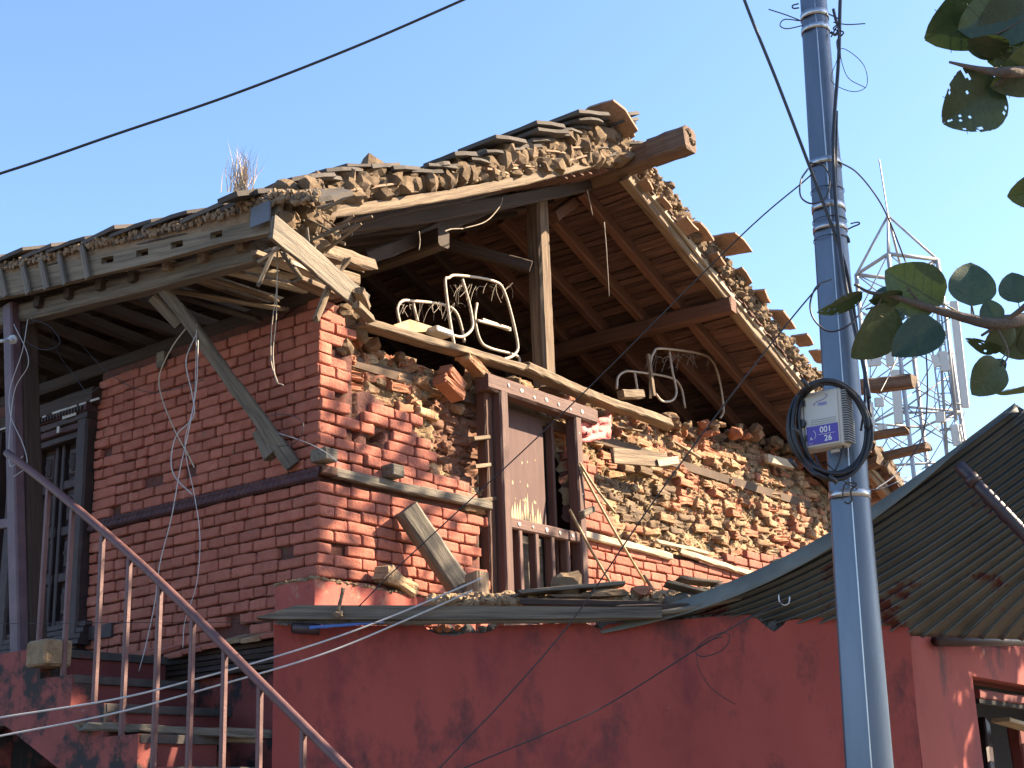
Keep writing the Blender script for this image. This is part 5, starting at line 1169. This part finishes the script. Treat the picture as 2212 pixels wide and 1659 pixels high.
# ================================================================== telecom tower
TY = 46.0
tower = thing('telecom_tower', 'white lattice telecom tower with panel antennas beyond the roof', 'tower', V((PY(1950, 1000, TY).x, TY, 0)))
C0 = PY(1936, 577, TY); topz_ = C0.z; base_t = V((PY(1958, 1060, TY).x, TY, 0)); hw = .98
ang = R(20); q1 = V((math.cos(ang), math.sin(ang), 0)); q2 = V((-math.sin(ang), math.cos(ang), 0))
def leg(i, z):
    s = ((-1, -1), (1, -1), (1, 1), (-1, 1))[i]; k = 1 + (topz_-z)*.012; c = V((C0.x, TY+0, z)); return c + q1*s[0]*hw*k + q2*s[1]*hw*k
def lat(name, groups, rad, m=m_tower, sides=4, parent=tower):
    for a, b in groups: o = tube(name, [a, b], rad, m, parent, sides, 1)
for i in range(4): tube('tower_leg', [leg(i, 0), leg(i, topz_)], .075, m_tower, tower, 6, 1)
nb = 16; hgt = 1.35; zz = topz_; lv = []
while zz > 6: lv.append(zz); zz -= hgt
for n_, (z1, z0) in enumerate(zip(lv, lv[1:])):
    for i in range(4):
        j = (i+1) % 4; tube('tower_brace', [leg(i, z0), leg(j, z1)], .028, m_tower, tower, 4, 1); tube('tower_brace', [leg(j, z0), leg(i, z1)], .024, m_tower, tower, 4, 1)
        if n_ % 2 == 0: tube('tower_girt', [leg(i, z1), leg(j, z1)], .045, m_tower, tower, 4, 1)
ap = PY(1918, 466, TY)
for i in range(4): tube('apex_strut', [leg(i, topz_), ap], .045, m_tower, tower, 6, 1); tube('top_ring', [leg(i, topz_), leg((i+1) % 4, topz_)], .075, m_tower, tower, 4, 1)
tube('lightning_rod', [C0+V((-.2, 0, 0)), ap, PY(1899, 345, TY)], .028, m_tower, tower, 5, 1)
# ladder
for s_ in (-.22, .22): tube('ladder_rail', [V((C0.x+.75+s_, TY-1.15, 6)), V((C0.x+.75+s_, TY-1.15, topz_-2.0))], .03, m_tower, tower, 4, 1)
z_ = 6.5
while z_ < topz_-2.2: tube('ladder_rung', [V((C0.x+.53, TY-1.15, z_)), V((C0.x+.97, TY-1.15, z_))], .018, m_tower, tower, 4, 1); z_ += .42
def panel(u0, v0, u1, v1, w_, mm=m_towerpanel, name='panel_antenna', y=TY-1.3):
    a, b = PY(u0, v0, y), PY(u1, v1, y); return beam(name, b, a, w_, .16, mm, tower, up=V((0, 1, 0)), rough=.0)
panel(2060, 652, 2085, 880, .25); panel(1933, 800, 1942, 915, .28); panel(1878, 870, 1885, 960, .22)
for (u0, v0, u1, v1, w_, n_) in ((2035, 760, 2042, 802, .30, 'radio_unit'), (2018, 768, 2026, 792, .22, 'radio_unit'), (1882, 752, 1890, 790, .42, 'radio_unit'), (1898, 860, 1900, 878, .3, 'radio_unit'), (1905, 918, 1908, 936, .3, 'radio_unit'), (2030, 890, 2032, 912, .28, 'radio_unit'), (2060, 918, 2068, 962, .25, 'radio_unit'), (1920, 755, 1924, 790, .25, 'radio_unit')): panel(u0, v0, u1, v1, w_, name=n_, y=TY-1.2)
for (u0, v0, u1, v1) in ((2040, 655, 2066, 908), (2024, 650, 2047, 1000), (2072, 918, 2080, 962)): tube('mounting_pole', [PY(u1, v1, TY-1.15), PY(u0, v0, TY-1.15)], .05, m_tower, tower, 6, 1)
for (u0, v0, u1, v1) in ((2018, 660, 2050, 655), (2020, 895, 2075, 890), (1950, 892, 2040, 890), (1930, 1005, 2020, 1000), (2030, 765, 2060, 762), (2058, 872, 2080, 874), (2030, 930, 2066, 922), (1880, 935, 1960, 940)): tube('mounting_arm', [PY(u0, v0, TY-1.1), PY(u1, v1, TY-1.1)], .045, m_tower, tower, 5, 1)
r = random.Random(71)
for (u0, v0, u1, v1) in ((2085, 885, 2070, 955), (2040, 805, 2045, 890), (2030, 800, 2022, 890), (1945, 915, 2010, 890), (1990, 850, 1975, 900), (2046, 1000, 2080, 950), (1905, 880, 1950, 1000), (1880, 792, 1900, 900)):
    tube('feeder_cable', [PY(u0, v0, TY-1.35), PY((u0+u1)/2+r.uniform(-14, 14), (v0+v1)/2+r.uniform(0, 20), TY-1.35), PY(u1, v1, TY-1.35)], .016, m_tower if r.random() < .4 else m_darksteel, tower, 4, 6)

# ================================================================== tree at the right
tree = thing('tree', 'broad-leaved tree reaching into the picture from the right', 'tree', V((6.3, 8.0, 0)))
tube('trunk', [V((6.3, 8.0, 0)), V((6.25, 8.1, 1.5)), V((6.4, 8.4, 3.0)), V((6.4, 9.2, 4.4))], lambda t: .22-.1*t, m_bark, tree, 12, 5, .15)
def leaf_mesh(seed, hole=False, pinch=.12):
    q = random.Random(seed); n = 30 if hole else 14; vs = []; fs = []; cols = 21 if hole else 9
    for i in range(n+1):
        t = i/n; wv = (math.sin(math.pi*t**.80)**.62)*(.36 - .05*t) if 0 < t < 1 else .012
        for j in range(cols):
            s = (j/(cols-1))*2-1; x = s*wv*(1+.015*q.uniform(-1, 1)*(abs(s) == 1)); zc = -.35*t*t*.35 + abs(s)*wv*pinch*2.2 + .015*math.sin(t*9+seed) * abs(s); vs.append((x, t, zc))
    for i in range(n):
        for j in range(cols-1):
            if hole and nz(i*.33+seed*5, j*.41) > .42 and i > 3 and q.random() < .8: continue
            p = i*cols+j; fs.append((p, p+1, p+cols+1, p+cols))
    return np.array(vs), fs
def vein_geo():
    vs, fs = tubegeo([V((0, -.22, .03)), V((0, 0, -.004)), V((0, .5, -.035)), V((0, .98, -.125))], lambda t: .012-.008*t, 4)
    for s in (-1, 1):
        for t in (.18, .34, .5, .66): tubegeo([V((0, t, -.12*t*t-.006)), V((s*.26*math.sin(math.pi*t**.8)**.6, t+.16, -.12*(t+.16)**2+.045))], .0045, 3, vs, fs)
    return np.array([tuple(v) for v in vs]), fs
LEAF = [leaf_mesh(i, i in (1, 4), .10) for i in range(6)]; VEIN = [vein_geo()]
def leaf(u0, v0, u1, v1, y, k=0, roll=0, wid=1.0, dy=0.0, parent=tree):
    """leaf with its stalk at (u0,v0) and tip at (u1,v1)"""
    P0, P1 = PY(u0, v0, y), PY(u1, v1, y+dy); Yv = (P1-P0); L = Yv.length; Yv.normalize(); N = -(FW); N = (N-Yv*N.dot(Yv)).normalized()
    X = Yv.cross(N); c, s = math.cos(roll), math.sin(roll); X, N = X*c + N*s, N*c - X*s
    Mx = basis(P0, X, Yv, N, (L*wid*1.22, L, L)); o = link('leaf', lib(LEAF, k, m_leaf, 'leaf'), parent, Mx); link('leaf_vein', lib(VEIN, 0, m_leafvein, 'leaf_vein'), o, Mx @ Matrix.Translation((0, 0, 0)))
    return o
LY = 3.9
tube('branch', [V((6.4, 9.2, 4.4)), V((4.2, 6.5, 3.9)), PY(2420, 690, 4.6), PY(2212, 692, LY+.1), PY(2150, 700, LY), PY(2080, 685, LY), PY(1990, 660, LY), PY(1930, 640, LY), PY(1880, 632, LY), PY(1845, 614, LY)], lambda t: .034*(1-t)**1.5+.0042, m_bark, tree, 8, 5, .2)
tube('branch', [PY(2330, 560, 4.3), PY(2240, 640, LY), PY(2190, 680, LY), PY(2120, 725, LY)], lambda t: .014-.010*t, m_bark, tree, 6, 5)
tube('branch', [V((4.2, 6.5, 4.4)), PY(2420, 140, 4.6), PY(2212, 155, LY), PY(2130, 152, LY), PY(2050, 134, LY)], lambda t: .03*(1-t)+.004, m_bark, tree, 6, 5)
tube('branch', [PY(2230, 130, LY), PY(2180, 160, LY), PY(2150, 185, LY)], .005, m_bark, tree, 6, 5)
for tw in ([(1905, 640), (1895, 660), (1870, 668)], [(2150, 700), (2178, 760), (2165, 790)], [(2000, 665), (1975, 640), (1960, 620)], [(2105, 690), (2102, 672), (2099, 660)], [(2212, 40), (2180, 60), (2150, 75)]): tube('twig', [PY(u, v, LY) for u, v in tw], .003, m_bark, tree, 5, 4)
LVS = [ # stalk u,v, tip u,v, k, roll, width
 (2036, 655, 1912, 585, 0, .25, 1.05), (2098, 662, 2100, 562, 2, .1, 1.15), (1995, 705, 1930, 760, 3, .5, .95), (2032, 700, 1928, 762, 0, -.5, .9),
 (1935, 668, 1852, 775, 2, .45, .95), (1955, 678, 1868, 690, 5, -.7, .8), (1950, 635, 1880, 655, 0, .9, .9), (1890, 655, 1925, 610, 2, 1.0, .7), (1862, 632, 1772, 682, 1, .75, .55),
 (2160, 780, 2105, 852, 5, .15, 1.1), (2165, 775, 2120, 848, 0, -.9, .7), (2200, 655, 2188, 585, 2, .1, 1.25), (2150, 700, 2132, 645, 3, .3, 1.05), (2190, 700, 2130, 752, 5, .4, .9), (2240, 720, 2165, 762, 0, .3, 1.1),
 (2165, 755, 2085, 738, 4, 1.0, .7), (2245, 825, 2152, 858, 0, 1.2, .5), (2270, 700, 2205, 760, 2, .2, 1.1), (2290, 400, 2182, 425, 3, .2, .95),
 (2158, 182, 2045, 262, 1, .05, 1.2), (2170, -10, 2012, 85, 2, .35, .95), (2235, 20, 2075, 55, 5, -.2, 1.05), (2240, 40, 2110, 95, 0, .2, 1.15), (2190, 20, 2085, 75, 3, .6, .9), (2180, 100, 2090, 95, 0, 1.0, .9), (2160, 110, 2090, 105, 2, .5, .75),
 (2250, 90, 2140, 130, 2, .1, 1.1), (2280, 120, 2150, 190, 0, .4, .9), (2260, 60, 2165, 170, 5, .1, 1.2), (2225, -30, 2060, 30, 0, .15, 1.1), (2260, 20, 2120, 75, 3, -.1, 1.2), (2250, 110, 2185, 190, 0, -.3, 1.0), (2230, 150, 2150, 178, 5, .8, .9)]
for i, (u0, v0, u1, v1, k, ro, wd) in enumerate(LVS): leaf(u0, v0, u1, v1, LY + (i % 3)*.05, k, ro, wd)
# limbs and crown outside the picture, which throw the dappled shade
r = random.Random(73)
for n_ in range(7):
    e = V((5.4+r.uniform(0, 2.4), 8.0+r.uniform(0, 4.5), 4.2+r.uniform(0, 4.0))); tube('limb', [V((6.4, 9.2, 4.4)), V((6.4, 9.2, 4.4)).lerp(e, .5)+Z*.3, e], lambda t: .07*(1-t)+.012, m_bark, tree, 6, 4)
J = Join(); lg = [(g_[0]*.17, g_[1]) for g_ in (LEAF[0], LEAF[2], LEAF[3])]
def crown_ok(P):
    u, v = proj(P); return P.y < .5 or u > 2330
clus = []
# shade targets: the lean-to front top, kerb, the left part of the gable wall, the return wall
for n_ in range(400):
    q = r.random()
    if q < .085: T = W(-.1, r.uniform(-.3, 1.9), r.uniform(2.6, 5.1))
    elif q < .13: T = PF(r.uniform(760, 1450), r.uniform(1290, 1330), .1)
    elif q < .20: T = W(r.uniform(-.5, 2.2), -1.06, r.uniform(1.9, 2.9))
    elif q < .44: T = PR(r.uniform(1960, 2300), r.uniform(1300, 1700))
    elif q < .465: T = W(0, r.uniform(1.9, 2.8), r.uniform(2.8, 4.0))
    else: T = base0 + ax*r.uniform(1.5, 6.2)
    k = (r.uniform(5.4, 7.8)-T.x)/sund.x; clus.append(T + sund*k)
for n_ in range(420): clus.append(V((r.uniform(4.2, 8.5), r.uniform(-3.5, 6.2), r.uniform(1.8, 8.0))))  # unseen leaf clusters added to darken what the pole's right side reflects
for n_ in range(60): clus.append(V((6.6+r.gauss(0, .8), 9.6+r.gauss(0, 1.3), 6.0+r.gauss(0, 1.3))))
for c in clus:
    if c.z < 2.2: continue
    for _ in range(r.randrange(4, 9)):
        P = c + V((r.gauss(0, .16), r.gauss(0, .16), r.gauss(0, .16)))
        if not crown_ok(P): continue
        J.add(lg[r.randrange(3)], randrot(r, P, (1, 1, 1)))
tag(J.build('crown', m_leaf, tree), kind='stuff')
